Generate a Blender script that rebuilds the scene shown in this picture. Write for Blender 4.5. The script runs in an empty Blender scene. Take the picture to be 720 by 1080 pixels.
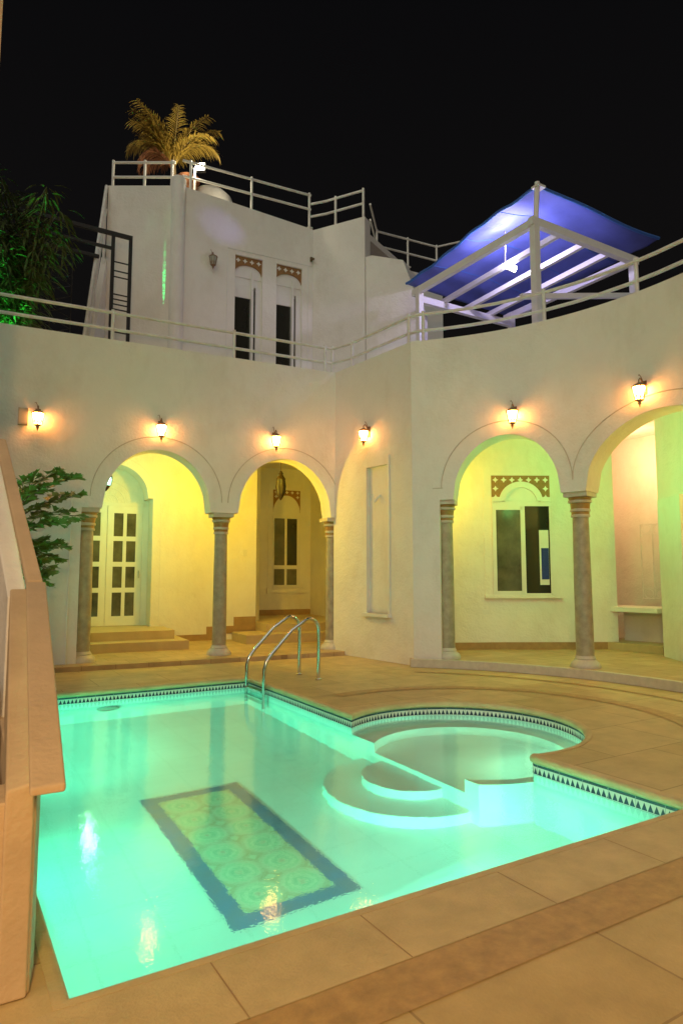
import bpy, bmesh, math, random
from mathutils import Vector, Matrix
R_ = math.radians
random.seed(7)
C = bpy.context.scene.collection
sc = bpy.context.scene

# ------------------------------------------------------------------ camera
cd = bpy.data.cameras.new('camera'); cam = bpy.data.objects.new('camera', cd); C.objects.link(cam)
cam.location = (0, 0, 1.45)
cam.rotation_euler = (R_(90 + 5.483), 0, R_(-31.28))
cd.sensor_fit = 'VERTICAL'; cd.sensor_height = 36.0; cd.lens = 36.0 * 698 / 1080
cd.clip_start = 0.05; cd.clip_end = 800
sc.camera = cam

# ------------------------------------------------------------------ world, night sky
w = bpy.data.worlds.new('World'); sc.world = w; w.use_nodes = True
nt = w.node_tree; bg = nt.nodes['Background']
_tc = nt.nodes.new('ShaderNodeTexCoord'); _sp = nt.nodes.new('ShaderNodeSeparateXYZ'); _cr = nt.nodes.new('ShaderNodeValToRGB')   # town glow fading upwards
nt.links.new(_tc.outputs['Generated'], _sp.inputs[0]); nt.links.new(_sp.outputs['Z'], _cr.inputs['Fac']); nt.links.new(_cr.outputs['Color'], bg.inputs['Color'])
_cr.color_ramp.elements[0].color = (0.0062, 0.0054, 0.0050, 1); _cr.color_ramp.elements[1].color = (0.0024, 0.0024, 0.0028, 1); _cr.color_ramp.elements[1].position = 0.75
bg.inputs['Strength'].default_value = 1.0

# dim broad town glow as the one sun lamp (night: far below daylight)
sd = bpy.data.lights.new('night_glow', 'SUN'); sun = bpy.data.objects.new('night_glow', sd); C.objects.link(sun)
sd.energy = 0.78; sd.angle = R_(75); sd.color = (0.98, 0.965, 0.85)
sun.rotation_euler = (R_(50), 0, R_(-42))

sc.view_settings.view_transform = 'Standard'; sc.view_settings.look = 'None'
sc.view_settings.exposure = 0.22; sc.view_settings.gamma = 1.0; sc.view_settings.use_curve_mapping = False
sc.render.engine = 'CYCLES'
cy = sc.cycles
cy.max_bounces = 10; cy.diffuse_bounces = 5; cy.glossy_bounces = 4; cy.transmission_bounces = 8; cy.transparent_max_bounces = 12
cy.caustics_reflective = False; cy.caustics_refractive = True; cy.blur_glossy = 0.6
cy.sample_clamp_indirect = 4.0; cy.use_denoising = True

def point(name, loc, power, col, r=0.06):
    l = bpy.data.lights.new(name, 'POINT'); l.energy = power; l.color = col; l.shadow_soft_size = r
    o = bpy.data.objects.new(name, l); C.objects.link(o); o.location = loc; return o
def spot(name, loc, target, power, col, angle, blend=0.3, r=0.05):
    l = bpy.data.lights.new(name, 'SPOT'); l.energy = power; l.color = col; l.spot_size = R_(angle); l.spot_blend = blend; l.shadow_soft_size = r
    o = bpy.data.objects.new(name, l); C.objects.link(o); o.location = loc
    o.rotation_euler = (Vector(target) - Vector(loc)).to_track_quat('-Z', 'Y').to_euler(); return o
def area(name, loc, target, power, col, size):
    l = bpy.data.lights.new(name, 'AREA'); l.shape = 'DISK'; l.size = size; l.energy = power; l.color = col
    o = bpy.data.objects.new(name, l); C.objects.link(o); o.location = loc
    o.rotation_euler = (Vector(target) - Vector(loc)).to_track_quat('-Z', 'Y').to_euler(); return o

# ------------------------------------------------------------------ materials
def mat(name, col, rough=0.7, metal=0.0, var=0.12, vscale=3.0, bump=0.0, bscale=30.0, spec=0.5, col2=None):
    m = bpy.data.materials.new(name); m.use_nodes = True
    n = m.node_tree.nodes; l = m.node_tree.links; b = n['Principled BSDF']
    b.inputs['Roughness'].default_value = rough; b.inputs['Metallic'].default_value = metal
    b.inputs['Specular IOR Level'].default_value = spec
    tc = n.new('ShaderNodeTexCoord')
    no = n.new('ShaderNodeTexNoise'); no.inputs['Scale'].default_value = vscale; no.inputs['Detail'].default_value = 6
    no.inputs['Roughness'].default_value = 0.62
    l.new(tc.outputs['Object'], no.inputs['Vector'])
    cr = n.new('ShaderNodeValToRGB'); c2 = col2 or tuple(c * (1 - var) for c in col)
    cr.color_ramp.elements[0].color = (*c2, 1); cr.color_ramp.elements[1].color = (*col, 1)
    cr.color_ramp.elements[0].position = 0.3; cr.color_ramp.elements[1].position = 0.68
    l.new(no.outputs['Fac'], cr.inputs['Fac']); l.new(cr.outputs['Color'], b.inputs['Base Color'])
    if bump:
        n2 = n.new('ShaderNodeTexNoise'); n2.inputs['Scale'].default_value = bscale; n2.inputs['Detail'].default_value = 5
        l.new(tc.outputs['Object'], n2.inputs['Vector'])
        bp = n.new('ShaderNodeBump'); bp.inputs['Strength'].default_value = bump; bp.inputs['Distance'].default_value = 0.02
        l.new(n2.outputs['Fac'], bp.inputs['Height']); l.new(bp.outputs['Normal'], b.inputs['Normal'])
    return m
def emis(name, col, strength):
    m = bpy.data.materials.new(name); m.use_nodes = True
    n = m.node_tree.nodes; b = n['Principled BSDF']
    b.inputs['Base Color'].default_value = (*[min(1, c) for c in col], 1)
    b.inputs['Emission Color'].default_value = (*col, 1); b.inputs['Emission Strength'].default_value = strength
    return m

def pool_mat(m):
    # faint tile joints in the pool plaster
    n = m.node_tree.nodes; l = m.node_tree.links; b = n['Principled BSDF']; tc = [x for x in n if x.type == 'TEX_COORD'][0]
    br = n.new('ShaderNodeTexBrick'); br.offset = 0.0; br.inputs['Scale'].default_value = 1.0
    br.inputs['Brick Width'].default_value = 0.42; br.inputs['Row Height'].default_value = 0.42; br.inputs['Mortar Size'].default_value = 0.006
    br.inputs['Color1'].default_value = (1, 1, 1, 1); br.inputs['Color2'].default_value = (.975, .98, .975, 1); br.inputs['Mortar'].default_value = (.90, .92, .90, 1)
    l.new(tc.outputs['Object'], br.inputs['Vector'])
    mx = n.new('ShaderNodeMixRGB'); mx.blend_type = 'MULTIPLY'; mx.inputs[0].default_value = 1
    l.new(b.inputs['Base Color'].links[0].from_socket, mx.inputs[1]); l.new(br.outputs['Color'], mx.inputs[2]); l.new(mx.outputs[0], b.inputs['Base Color'])
    return m
def plaster_mat():
    m = mat('white_plaster', (0.84, 0.815, 0.755), 0.85, var=0.09, vscale=0.9, spec=0.2)
    n = m.node_tree.nodes; l = m.node_tree.links; b = n['Principled BSDF']; tc = [x for x in n if x.type == 'TEX_COORD'][0]
    a = n.new('ShaderNodeTexNoise'); a.inputs['Scale'].default_value = 2.2; a.inputs['Detail'].default_value = 3
    c = n.new('ShaderNodeTexNoise'); c.inputs['Scale'].default_value = 28; c.inputs['Detail'].default_value = 6
    for x in (a, c): l.new(tc.outputs['Object'], x.inputs['Vector'])
    ad = n.new('ShaderNodeMath'); ad.operation = 'MULTIPLY_ADD'; ad.inputs[1].default_value = 5.0
    l.new(a.outputs['Fac'], ad.inputs[0]); l.new(c.outputs['Fac'], ad.inputs[2])
    mp = n.new('ShaderNodeMapping'); mp.inputs['Scale'].default_value = (1.0, 1.0, 0.45); l.new(tc.outputs['Object'], mp.inputs[0])
    st = n.new('ShaderNodeTexNoise'); st.inputs['Scale'].default_value = 1.6; st.inputs['Detail'].default_value = 8; st.inputs['Roughness'].default_value = 0.7; l.new(mp.outputs[0], st.inputs['Vector'])
    rp = n.new('ShaderNodeValToRGB'); rp.color_ramp.elements[0].position = 0.30; rp.color_ramp.elements[0].color = (0.74, 0.70, 0.62, 1); rp.color_ramp.elements[1].position = 0.52; rp.color_ramp.elements[1].color = (1, 1, 1, 1)
    l.new(st.outputs['Fac'], rp.inputs['Fac'])
    mx = n.new('ShaderNodeMixRGB'); mx.blend_type = 'MULTIPLY'; mx.inputs[0].default_value = 0.34
    l.new(b.inputs['Base Color'].links[0].from_socket, mx.inputs[1]); l.new(rp.outputs['Color'], mx.inputs[2]); l.new(mx.outputs[0], b.inputs['Base Color'])
    bp = n.new('ShaderNodeBump'); bp.inputs['Strength'].default_value = 0.55; bp.inputs['Distance'].default_value = 0.014
    l.new(ad.outputs[0], bp.inputs['Height']); l.new(bp.outputs['Normal'], b.inputs['Normal'])
    return m
def stone_floor(name, col, tile=0.8, mortar=0.006, dark=0.6):
    m = mat(name, col, 0.5, var=0.26, vscale=3.5, bump=0.2, bscale=70, spec=0.35)
    n = m.node_tree.nodes; l = m.node_tree.links; b = n['Principled BSDF']; tc = [x for x in n if x.type == 'TEX_COORD'][0]
    br = n.new('ShaderNodeTexBrick'); br.inputs['Scale'].default_value = 1.0
    br.inputs['Brick Width'].default_value = tile; br.inputs['Row Height'].default_value = tile * 0.75
    br.inputs['Mortar Size'].default_value = mortar; br.inputs['Mortar Smooth'].default_value = 0.2
    br.inputs['Color1'].default_value = (1, 1, 1, 1); br.inputs['Color2'].default_value = (0.85, 0.81, 0.74, 1)
    br.inputs['Mortar'].default_value = (dark, dark * .9, dark * .8, 1)
    l.new(tc.outputs['Object'], br.inputs['Vector'])
    mx = n.new('ShaderNodeMixRGB'); mx.blend_type = 'MULTIPLY'; mx.inputs[0].default_value = 1
    src = b.inputs['Base Color'].links[0].from_socket
    l.new(src, mx.inputs[1]); l.new(br.outputs['Color'], mx.inputs[2]); l.new(mx.outputs[0], b.inputs['Base Color'])
    return m
M = {}
M['plaster'] = plaster_mat()
M['white'] = mat('white_paint', (0.78, 0.77, 0.73), 0.5, var=0.06, vscale=5)
M['rail'] = mat('rail_paint', (0.82, 0.80, 0.74), 0.45, var=0.2, vscale=6)
M['deck'] = stone_floor('limestone_paving', (0.68, 0.52, 0.25), 0.95)
M['band'] = mat('tan_stone_band', (0.54, 0.34, 0.13), 0.5, var=0.35, vscale=12, bump=0.15, bscale=60)
M['coping'] = mat('coping_stone', (0.68, 0.52, 0.26), 0.5, var=0.26, vscale=4.5, bump=0.28, bscale=70)
M['loggia'] = stone_floor('loggia_paving', (0.58, 0.42, 0.22), 0.5)
M['skirt'] = mat('tan_skirting', (0.42, 0.26, 0.11), 0.5, var=0.25, vscale=8)
M['step'] = mat('step_stone', (0.56, 0.42, 0.22), 0.5, var=0.15, vscale=4, bump=0.08)
M['shaft'] = mat('grey_marble', (0.45, 0.39, 0.28), 0.4, var=0.34, vscale=9, bump=0.06, bscale=60)
M['marble'] = mat('pale_marble', (0.62, 0.57, 0.48), 0.45, var=0.18, vscale=10)
M['gold'] = mat('gilt_band', (0.42, 0.24, 0.07), 0.4, var=0.3, vscale=20)
M['brown'] = mat('brown_lattice', (0.33, 0.16, 0.045), 0.6, var=0.3, vscale=20)
M['pane'] = mat('dim_glass', (0.16, 0.15, 0.10), 0.12, var=0.7, vscale=2, spec=0.8)
M['glass'] = mat('dark_glass', (0.03, 0.03, 0.022), 0.06, var=0.2, vscale=3, spec=0.8)
M['curtain'] = mat('blue_curtain', (0.02, 0.04, 0.25), 0.8, var=0.3, vscale=30)
M['dark'] = mat('dark_iron', (0.02, 0.018, 0.016), 0.5, var=0.3, vscale=20)
M['bronze'] = mat('lantern_bronze', (0.30, 0.19, 0.10), 0.5, metal=0.3, var=0.3, vscale=30)
M['chrome'] = mat('polished_steel', (0.72, 0.72, 0.70), 0.12, metal=1.0, var=0.05)
M['terra'] = mat('terracotta', (0.34, 0.13, 0.05), 0.8, var=0.25, vscale=9, bump=0.1)
M['poolwall'] = mat('pool_plaster', (0.80, 0.82, 0.78), 0.7, var=0.10, vscale=1.2, spec=0.2); M['steps'] = M['poolwall'].copy(); pool_mat(M['poolwall'])
M['fab'] = mat('blue_canvas', (0.10, 0.13, 0.44), 0.8, var=0.18, vscale=3, bump=0.2, bscale=6)
M['hem'] = mat('blue_hem', (0.05, 0.16, 0.50), 0.7, var=0.1)
M['stairwall'] = mat('stair_plaster', (0.64, 0.48, 0.30), 0.85, var=0.2, vscale=3, bump=0.25, bscale=40)
M['leaf_palm'] = mat('palm_leaf', (0.34, 0.22, 0.03), 0.55, var=0.5, vscale=3)
M['leaf_dry'] = mat('dry_palm_leaf', (0.25, 0.09, 0.03), 0.7, var=0.4, vscale=3)
M['leaf_bamboo'] = mat('bamboo_leaf', (0.10, 0.14, 0.03), 0.5, var=0.5, vscale=3)
M['leaf_fish'] = mat('fishtail_leaf', (0.19, 0.34, 0.07), 0.4, var=0.5, vscale=4)
M['cane'] = mat('green_cane', (0.12, 0.13, 0.05), 0.5, var=0.4, vscale=10)
M['trunk'] = mat('palm_trunk', (0.20, 0.14, 0.07), 0.8, var=0.5, vscale=14, bump=0.3)
M['gcover'] = mat('dry_ground', (0.12, 0.10, 0.07), 0.9, var=0.4, vscale=0.4)
M['groove_shade'] = mat('shaded_groove', (0.62, 0.57, 0.48), 0.8, var=0.25, vscale=6)  # darker colour stands in for the shade inside the arch grooves
M['sconce_glow'] = emis('lit_sconce_glass', (1.0, 0.34, 0.07), 60)
M['green_glow'] = emis('lit_green_glass', (0.45, 1.0, 0.75), 9)
M['flood_glow'] = emis('floodlight_glass', (1.0, 0.93, 0.80), 60)
M['tent_glow'] = emis('tent_bulb', (0.85, 0.80, 1.0), 40)

def water_mat():
    m = bpy.data.materials.new('pool_water'); m.use_nodes = True
    n = m.node_tree.nodes; l = m.node_tree.links; n.remove(n['Principled BSDF'])
    g = n.new('ShaderNodeBsdfGlass'); g.inputs['IOR'].default_value = 1.33; g.inputs['Roughness'].default_value = 0.018
    g.inputs['Color'].default_value = (0.86, 1.0, 0.96, 1)
    tc = n.new('ShaderNodeTexCoord')
    a = n.new('ShaderNodeTexNoise'); a.inputs['Scale'].default_value = 5.0; a.inputs['Detail'].default_value = 2
    b = n.new('ShaderNodeTexNoise'); b.inputs['Scale'].default_value = 60.0; b.inputs['Detail'].default_value = 1
    ad = n.new('ShaderNodeMath'); ad.operation = 'MULTIPLY_ADD'; ad.inputs[1].default_value = 0.22
    for x in (a, b): l.new(tc.outputs['Object'], x.inputs['Vector'])
    l.new(b.outputs['Fac'], ad.inputs[0]); l.new(a.outputs['Fac'], ad.inputs[2])
    bp = n.new('ShaderNodeBump'); bp.inputs['Strength'].default_value = 0.11; bp.inputs['Distance'].default_value = 0.02
    l.new(ad.outputs[0], bp.inputs['Height']); l.new(bp.outputs['Normal'], g.inputs['Normal'])
    l.new(g.outputs[0], n['Material Output'].inputs['Surface']); return m
M['water'] = water_mat()

def tile_mat():
    # UV: u in metres along the wall, v 0 (bottom) .. 1 (top)
    m = bpy.data.materials.new('waterline_tile'); m.use_nodes = True
    n = m.node_tree.nodes; l = m.node_tree.links; b = n['Principled BSDF']; b.inputs['Roughness'].default_value = 0.2
    tc = n.new('ShaderNodeTexCoord'); sp = n.new('ShaderNodeSeparateXYZ'); l.new(tc.outputs['UV'], sp.inputs[0])
    def mth(op, a, bb=None):
        x = n.new('ShaderNodeMath'); x.operation = op
        for i, v in enumerate((a, bb)):
            if v is None: continue
            if isinstance(v, (int, float)): x.inputs[i].default_value = v
            else: l.new(v, x.inputs[i])
        return x.outputs[0]
    u, v = sp.outputs[0], sp.outputs[1]
    f = mth('ABSOLUTE', mth('SUBTRACT', mth('FRACT', mth('MULTIPLY', u, 1 / 0.046)), 0.5))   # 0 mid .. .5 edge
    vv = mth('DIVIDE', mth('SUBTRACT', v, 0.16), 0.58)                                        # 0..1 in motif row
    tri = mth('LESS_THAN', f, mth('MULTIPLY', mth('SUBTRACT', 1.0, vv), 0.47))
    inrow = mth('MULTIPLY', mth('GREATER_THAN', vv, 0.0), mth('LESS_THAN', vv, 1.0))
    motif = mth('MULTIPLY', tri, inrow)
    top = mth('GREATER_THAN', v, 0.80); bot = mth('MULTIPLY', mth('LESS_THAN', v, 0.10), mth('GREATER_THAN', v, 0.02))
    mx = n.new('ShaderNodeMixRGB'); mx.inputs[1].default_value = (0.72, 0.72, 0.66, 1); mx.inputs[2].default_value = (0.03, 0.05, 0.085, 1)
    l.new(mth('MAXIMUM', motif, bot), mx.inputs[0])
    m2 = n.new('ShaderNodeMixRGB'); m2.inputs[2].default_value = (0.045, 0.08, 0.10, 1)
    l.new(top, m2.inputs[0]); l.new(mx.outputs[0], m2.inputs[1])
    # thin grout every 20 cm
    gr = mth('LESS_THAN', mth('FRACT', mth('DIVIDE', u, 0.22)), 0.02)
    m3 = n.new('ShaderNodeMixRGB'); m3.inputs[2].default_value = (0.35, 0.36, 0.33, 1)
    l.new(gr, m3.inputs[0]); l.new(m2.outputs[0], m3.inputs[1]); l.new(m3.outputs[0], b.inputs['Base Color'])
    return m
M['tile'] = tile_mat()

def mosaic_mat():
    # object-space: mesh local x 0..W, y 0..H : floral rosettes on a yellow-green field
    m = bpy.data.materials.new('mosaic_field'); m.use_nodes = True
    n = m.node_tree.nodes; l = m.node_tree.links; b = n['Principled BSDF']; b.inputs['Roughness'].default_value = 0.4
    tc = n.new('ShaderNodeTexCoord')
    mp = n.new('ShaderNodeMapping'); mp.inputs['Scale'].default_value = (1 / 0.29, 1 / 0.29, 1); l.new(tc.outputs['UV'], mp.inputs[0])
    fr = n.new('ShaderNodeVectorMath'); fr.operation = 'FRACTION'; l.new(mp.outputs[0], fr.inputs[0])
    sb = n.new('ShaderNodeVectorMath'); sb.operation = 'SUBTRACT'; sb.inputs[1].default_value = (0.5, 0.5, 0); l.new(fr.outputs[0], sb.inputs[0])
    ln = n.new('ShaderNodeVectorMath'); ln.operation = 'LENGTH'; l.new(sb.outputs[0], ln.inputs[0])
    no = n.new('ShaderNodeTexNoise'); no.inputs['Scale'].default_value = 14; l.new(tc.outputs['UV'], no.inputs['Vector'])
    ad = n.new('ShaderNodeMath'); ad.operation = 'MULTIPLY_ADD'; ad.inputs[1].default_value = 0.14; l.new(no.outputs['Fac'], ad.inputs[0]); l.new(ln.outputs['Value'], ad.inputs[2])
    cr = n.new('ShaderNodeValToRGB'); cr.color_ramp.interpolation = 'LINEAR'
    cols = [(0, (0.46, 0.18, 0.10)), (0.16, (0.62, 0.60, 0.44)), (0.22, (0.34, 0.48, 0.32)), (0.34, (0.64, 0.62, 0.46)), (0.40, (0.42, 0.52, 0.34)), (0.47, (0.62, 0.58, 0.44)), (0.66, (0.50, 0.38, 0.24)), (0.70, (0.58, 0.56, 0.42))]
    e = cr.color_ramp.elements
    e[0].position = 0; e[0].color = (*cols[0][1], 1); e[1].position = cols[1][0]; e[1].color = (*cols[1][1], 1)
    for p, c in cols[2:]:
        q = e.new(p); q.color = (*c, 1)
    l.new(ad.outputs[0], cr.inputs['Fac']); l.new(cr.outputs['Color'], b.inputs['Base Color'])
    return m
M['mosaic'] = mosaic_mat()
M['mosaic_border'] = mat('mosaic_border', (0.12, 0.19, 0.38), 0.4, var=0.4, vscale=5, col2=(0.18, 0.18, 0.24))

# ------------------------------------------------------------------ mesh helpers
class MB:
    def __init__(s, Mx=None): s.v = []; s.f = []; s.uv = {}; s.M = Mx or Matrix()
    def add(s, vs, fs, uvs=None):
        o = len(s.v); s.v += [s.M @ Vector(p) for p in vs]
        for i, f in enumerate(fs):
            s.f.append([o + k for k in f])
            if uvs: s.uv[len(s.f) - 1] = uvs[i]
    def box(s, a, b, T=None):
        x0, y0, z0 = a; x1, y1, z1 = b
        vs = [(x0,y0,z0),(x1,y0,z0),(x1,y1,z0),(x0,y1,z0),(x0,y0,z1),(x1,y0,z1),(x1,y1,z1),(x0,y1,z1)]
        if T: vs = [T @ Vector(p) for p in vs]
        s.add(vs, [(0,3,2,1),(4,5,6,7),(0,1,5,4),(1,2,6,5),(2,3,7,6),(3,0,4,7)])
    def tube(s, pts, r, n=8, closed=False):
        pts = [Vector(p) for p in pts]; N = len(pts); vs = []; fs = []
        rr = r if isinstance(r, (list, tuple)) else [r] * N
        up = None
        for i, p in enumerate(pts):
            a = pts[i - 1] if (i or closed) else p; b = pts[(i + 1) % N] if (i < N - 1 or closed) else p
            t = (b - a).normalized()
            if up is None:
                up = t.cross(Vector((0, 0, 1)) if abs(t.z) < 0.9 else Vector((1, 0, 0))).normalized()
            up = (up - t * up.dot(t)).normalized(); q = t.cross(up)
            for k in range(n):
                an = 2 * math.pi * k / n; vs.append(p + (up * math.cos(an) + q * math.sin(an)) * rr[i])
        for i in range(N if closed else N - 1):
            j = (i + 1) % N
            for k in range(n):
                fs.append((i * n + k, i * n + (k + 1) % n, j * n + (k + 1) % n, j * n + k))
        if not closed:
            fs.append(tuple(range(n - 1, -1, -1))); fs.append(tuple((N - 1) * n + k for k in range(n)))
        s.add(vs, fs)
    def lathe(s, prof, c=(0, 0, 0), n=24):
        vs = []; fs = []
        for r, z in prof:
            for k in range(n):
                a = 2 * math.pi * k / n; vs.append((c[0] + r * math.cos(a), c[1] + r * math.sin(a), c[2] + z))
        for i in range(len(prof) - 1):
            for k in range(n):
                fs.append((i*n+k, i*n+(k+1)%n, (i+1)*n+(k+1)%n, (i+1)*n+k))
        fs.append(tuple(range(n - 1, -1, -1))); fs.append(tuple((len(prof) - 1) * n + k for k in range(n)))
        s.add(vs, fs)
    def prism(s, poly, z0, z1, sides=True):
        # vertical prism on an x-y outline (concave allowed)
        from mathutils.geometry import tessellate_polygon
        n = len(poly); area_ = sum(poly[i][0]*poly[(i+1)%n][1]-poly[(i+1)%n][0]*poly[i][1] for i in range(n))
        if area_ < 0: poly = poly[::-1]
        tris = tessellate_polygon([[Vector((p[0], p[1], 0)) for p in poly]])
        vs = [(p[0], p[1], z0) for p in poly] + [(p[0], p[1], z1) for p in poly]; fs = []
        for t in tris:
            a, b, c = t
            cr = (poly[b][0]-poly[a][0])*(poly[c][1]-poly[a][1])-(poly[b][1]-poly[a][1])*(poly[c][0]-poly[a][0])
            if cr < 0: a, b, c = a, c, b
            fs.append((n+a, n+b, n+c)); fs.append((a, c, b))
        for i in range(n):
            j = (i+1) % n; fs.append((i, j, n+j, n+i))
        s.add(vs, fs)
    def face_prism(s, poly, y0, y1):
        # prism on an x-z outline, from y0 (front) to y1 (back), in local axes
        sub = MB(); sub.prism(poly, 0, 1)
        s.add([(p.x, y0 + (y1 - y0) * (1 - p.z), p.y) for p in sub.v], [tuple(f) for f in sub.f])
    def build(s, name, m, parent=None, smooth=None):
        me = bpy.data.meshes.new(name)
        inv = parent_world(parent).inverted() if parent else Matrix()
        me.from_pydata([inv @ p for p in s.v], [], s.f)
        if s.uv:
            ul = me.uv_layers.new(name='UVMap')
            for i, p in enumerate(me.polygons):
                if i in s.uv:
                    for k, li in enumerate(p.loop_indices): ul.data[li].uv = s.uv[i][k]
        me.materials.append(m)
        if smooth:
            for p in me.polygons: p.use_smooth = True
            me.set_sharp_from_angle(angle=R_(smooth))
        me.validate(); me.update()
        o = bpy.data.objects.new(name, me); C.objects.link(o)
        if parent: o.parent = parent
        return o
def parent_world(p):
    m = Matrix.Translation(p.location) @ p.rotation_euler.to_matrix().to_4x4()
    return parent_world(p.parent) @ m if p.parent else m
def frame(x, y, deg, z=0): return Matrix.Translation((x, y, z)) @ Matrix.Rotation(R_(deg), 4, 'Z')
def tag(o, label, cat, group=None):
    o['label'] = label; o['category'] = cat
    if group: o['group'] = group
    return o
def thing(name, label, cat, loc=(0, 0, 0), rz=0, group=None):
    o = bpy.data.objects.new(name, None); C.objects.link(o); o.location = loc; o.rotation_euler = (0, 0, R_(rz)); o.empty_display_size = 0.1
    return tag(o, label, cat, group)
def struct(o): o['kind'] = 'structure'; return o
def copy_tree(o, parent=None):
    c = o.copy(); C.objects.link(c)
    if parent: c.parent = parent
    for ch in list(o.children): copy_tree(ch, c)
    return c

def arcade_strip(mb, mp, segs, ztop, t, step=0.09):
    """wall as strips: segs = [(s0, s1, zlo(s) , n or None)]; mp(s, off) -> (x, y)"""
    last = None
    def P(s, off, z): x, y = mp(s, off); return (x, y, z)
    zt = ztop if callable(ztop) else (lambda s: ztop)
    for (s0, s1, zl, n) in segs:
        n = n or max(1, int((s1 - s0) / step))
        ss = [s0 + (s1 - s0) * i / n for i in range(n + 1)]
        zs = [zl(i / n) if callable(zl) else zl for i in range(n + 1)]
        vs = []; fs = []
        for s_, z in zip(ss, zs):
            vs += [P(s_, 0, z), P(s_, 0, zt(s_)), P(s_, t, z), P(s_, t, zt(s_))]
        for i in range(n):
            a = 4 * i; b = a + 4
            fs += [(a, b, b + 1, a + 1), (a + 2, a + 3, b + 3, b + 2), (a, a + 2, b + 2, b), (a + 1, b + 1, b + 3, a + 3)]
        mb.add(vs, fs)
        if last is None or abs(last - zs[0]) > 1e-4:
            lo, hi = (zs[0], zt(s0)) if last is None else sorted((last, zs[0]))
            mb.add([P(s0, 0, lo), P(s0, 0, hi), P(s0, t, hi), P(s0, t, lo)], [(0, 1, 2, 3)])
        last = zs[-1]
    mb.add([P(s1, 0, last), P(s1, 0, zt(s1)), P(s1, t, zt(s1)), P(s1, t, last)], [(0, 3, 2, 1)])
def arch(spring, rise): return lambda u: spring + rise * math.sqrt(max(0, 1 - (2 * u - 1) ** 2))
def arch_seg(s0, s1, spring, rise, n=40):
    # sample angularly so the haunches stay round
    return (s0, s1, arch(spring, rise), n)
def arch_line(mp, sc_, a, spring, rise, off=-0.004, n=36, u0=0.0, u1=1.0):
    pts = []
    for i in range(n + 1):
        th = math.pi * (1 - (u0 + (u1 - u0) * i / n)); s_ = sc_ + a * math.cos(th); x, y = mp(s_, off); pts.append((x, y, spring + rise * math.sin(th)))
    return pts

# ------------------------------------------------------------------ frames of the place
FL = frame(0, 11.37, -5)                      # left arcade front plane, local x along, y into the house
def mpL(s, off): p = FL @ Vector((s, off, 0)); return p.x, p.y
BC = (3.4, 5.2); RR = 4.72; A0 = R_(47.0)     # curved arcade
def mpR(s, off): a = A0 - s / RR; return BC[0] + (RR + off) * math.cos(a), BC[1] + (RR + off) * math.sin(a)
def s_az(deg): return (A0 - R_(deg)) * RR
WALLTOP = 5.38; ZSL = 2.55; ZSR = 2.68; FLOOR_L = 0.07; FLOOR_R = 0.12

# ================================================================== SETTING
PC = (4.45, 5.08); PR = 1.14                  # round bay of the pool
def pool_outline():
    pts = [(0.47, 2.58), (4.17, 2.58)]
    nose_y = PC[1] - math.sqrt(PR ** 2 - (4.17 - PC[0]) ** 2)
    pts += [(4.17, nose_y - 0.10), (4.176, nose_y - 0.05), (4.20, nose_y - 0.012), (4.245, nose_y + 0.008)]
    a0 = math.atan2(nose_y - PC[1], 4.30 - PC[0]); a1 = math.pi - math.acos((PC[0] - 3.77) / PR)
    for i in range(41):
        a = a0 + (a1 - a0) * i / 40; pts.append((PC[0] + PR * math.cos(a), PC[1] + PR * math.sin(a)))
    pts += [(3.85, 8.95), (0.47, 8.95)]
    return pts
def offset(poly, d):
    # outward offset of a counter-clockwise outline
    n = len(poly); out = []
    for i in range(n):
        p0 = Vector(poly[i - 1]); p1 = Vector(poly[i]); p2 = Vector(poly[(i + 1) % n])
        e1 = (p1 - p0).normalized(); e2 = (p2 - p1).normalized(); n1 = Vector((e1.y, -e1.x)); n2 = Vector((e2.y, -e2.x))
        b = n1 + n2; k = b.length_squared
        b = b * (2 / k) if k > 0.3 else n1
        q = p1 + b * d; out.append((q.x, q.y))
    return out
PO = pool_outline()
def sheet(name, outer, hole, z, m):
    bm = bmesh.new()
    def loop(p):
        v = [bm.verts.new((x, y, z)) for x, y in p]; return [bm.edges.new((v[i], v[(i + 1) % len(v)])) for i in range(len(v))]
    ed = loop(outer) + (loop(hole) if hole else [])
    bmesh.ops.triangle_fill(bm, edges=ed, use_beauty=True)
    for f in bm.faces:
        if f.normal.z < 0: f.normal_flip()
    me = bpy.data.meshes.new(name); bm.to_mesh(me); bm.free(); me.materials.append(m)
    o = bpy.data.objects.new(name, me); C.objects.link(o); return o
HOLE = offset(PO, 0.06)
struct(sheet('pool_deck', [(-6, -6), (16, -6), (16, 14), (-6, 14)], HOLE, -0.004, M['deck']))
struct(sheet('ground', [(-400, -400), (400, -400), (400, 400), (-400, 400)], [(-5.9, -5.9), (15.9, -5.9), (15.9, 13.9), (-5.9, 13.9)], -0.03, M['gcover']))
# straight paving bands and the curved one round the bay
b = MB(); b.add([(-5, 1.90, .001), (7.3, 1.90, .001), (7.3, 2.14, .001), (-5, 2.14, .001)], [(0, 1, 2, 3)])
struct(b.build('paving_band', M['band']))
b = MB(); vs = []; fs = []
for i in range(61):
    a = R_(-46 + 150 * i / 60)
    for r in (1.92, 2.12): vs.append((PC[0] + 0.25 + r * math.cos(a), PC[1] + r * math.sin(a), .001))
fs = [(2*i, 2*i+1, 2*i+3, 2*i+2) for i in range(60)]
b.add(vs, fs); struct(b.build('curved_paving_band', M['band']))
b = MB(); vs = []
for i in range(61):
    a = R_(46 - 66 * i / 60)
    for r in (4.05, 4.13): vs.append((BC[0] + r * math.cos(a), BC[1] + r * math.sin(a), .002))
b.add(vs, fs); struct(b.build('outer_paving_band', M['band']))

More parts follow.
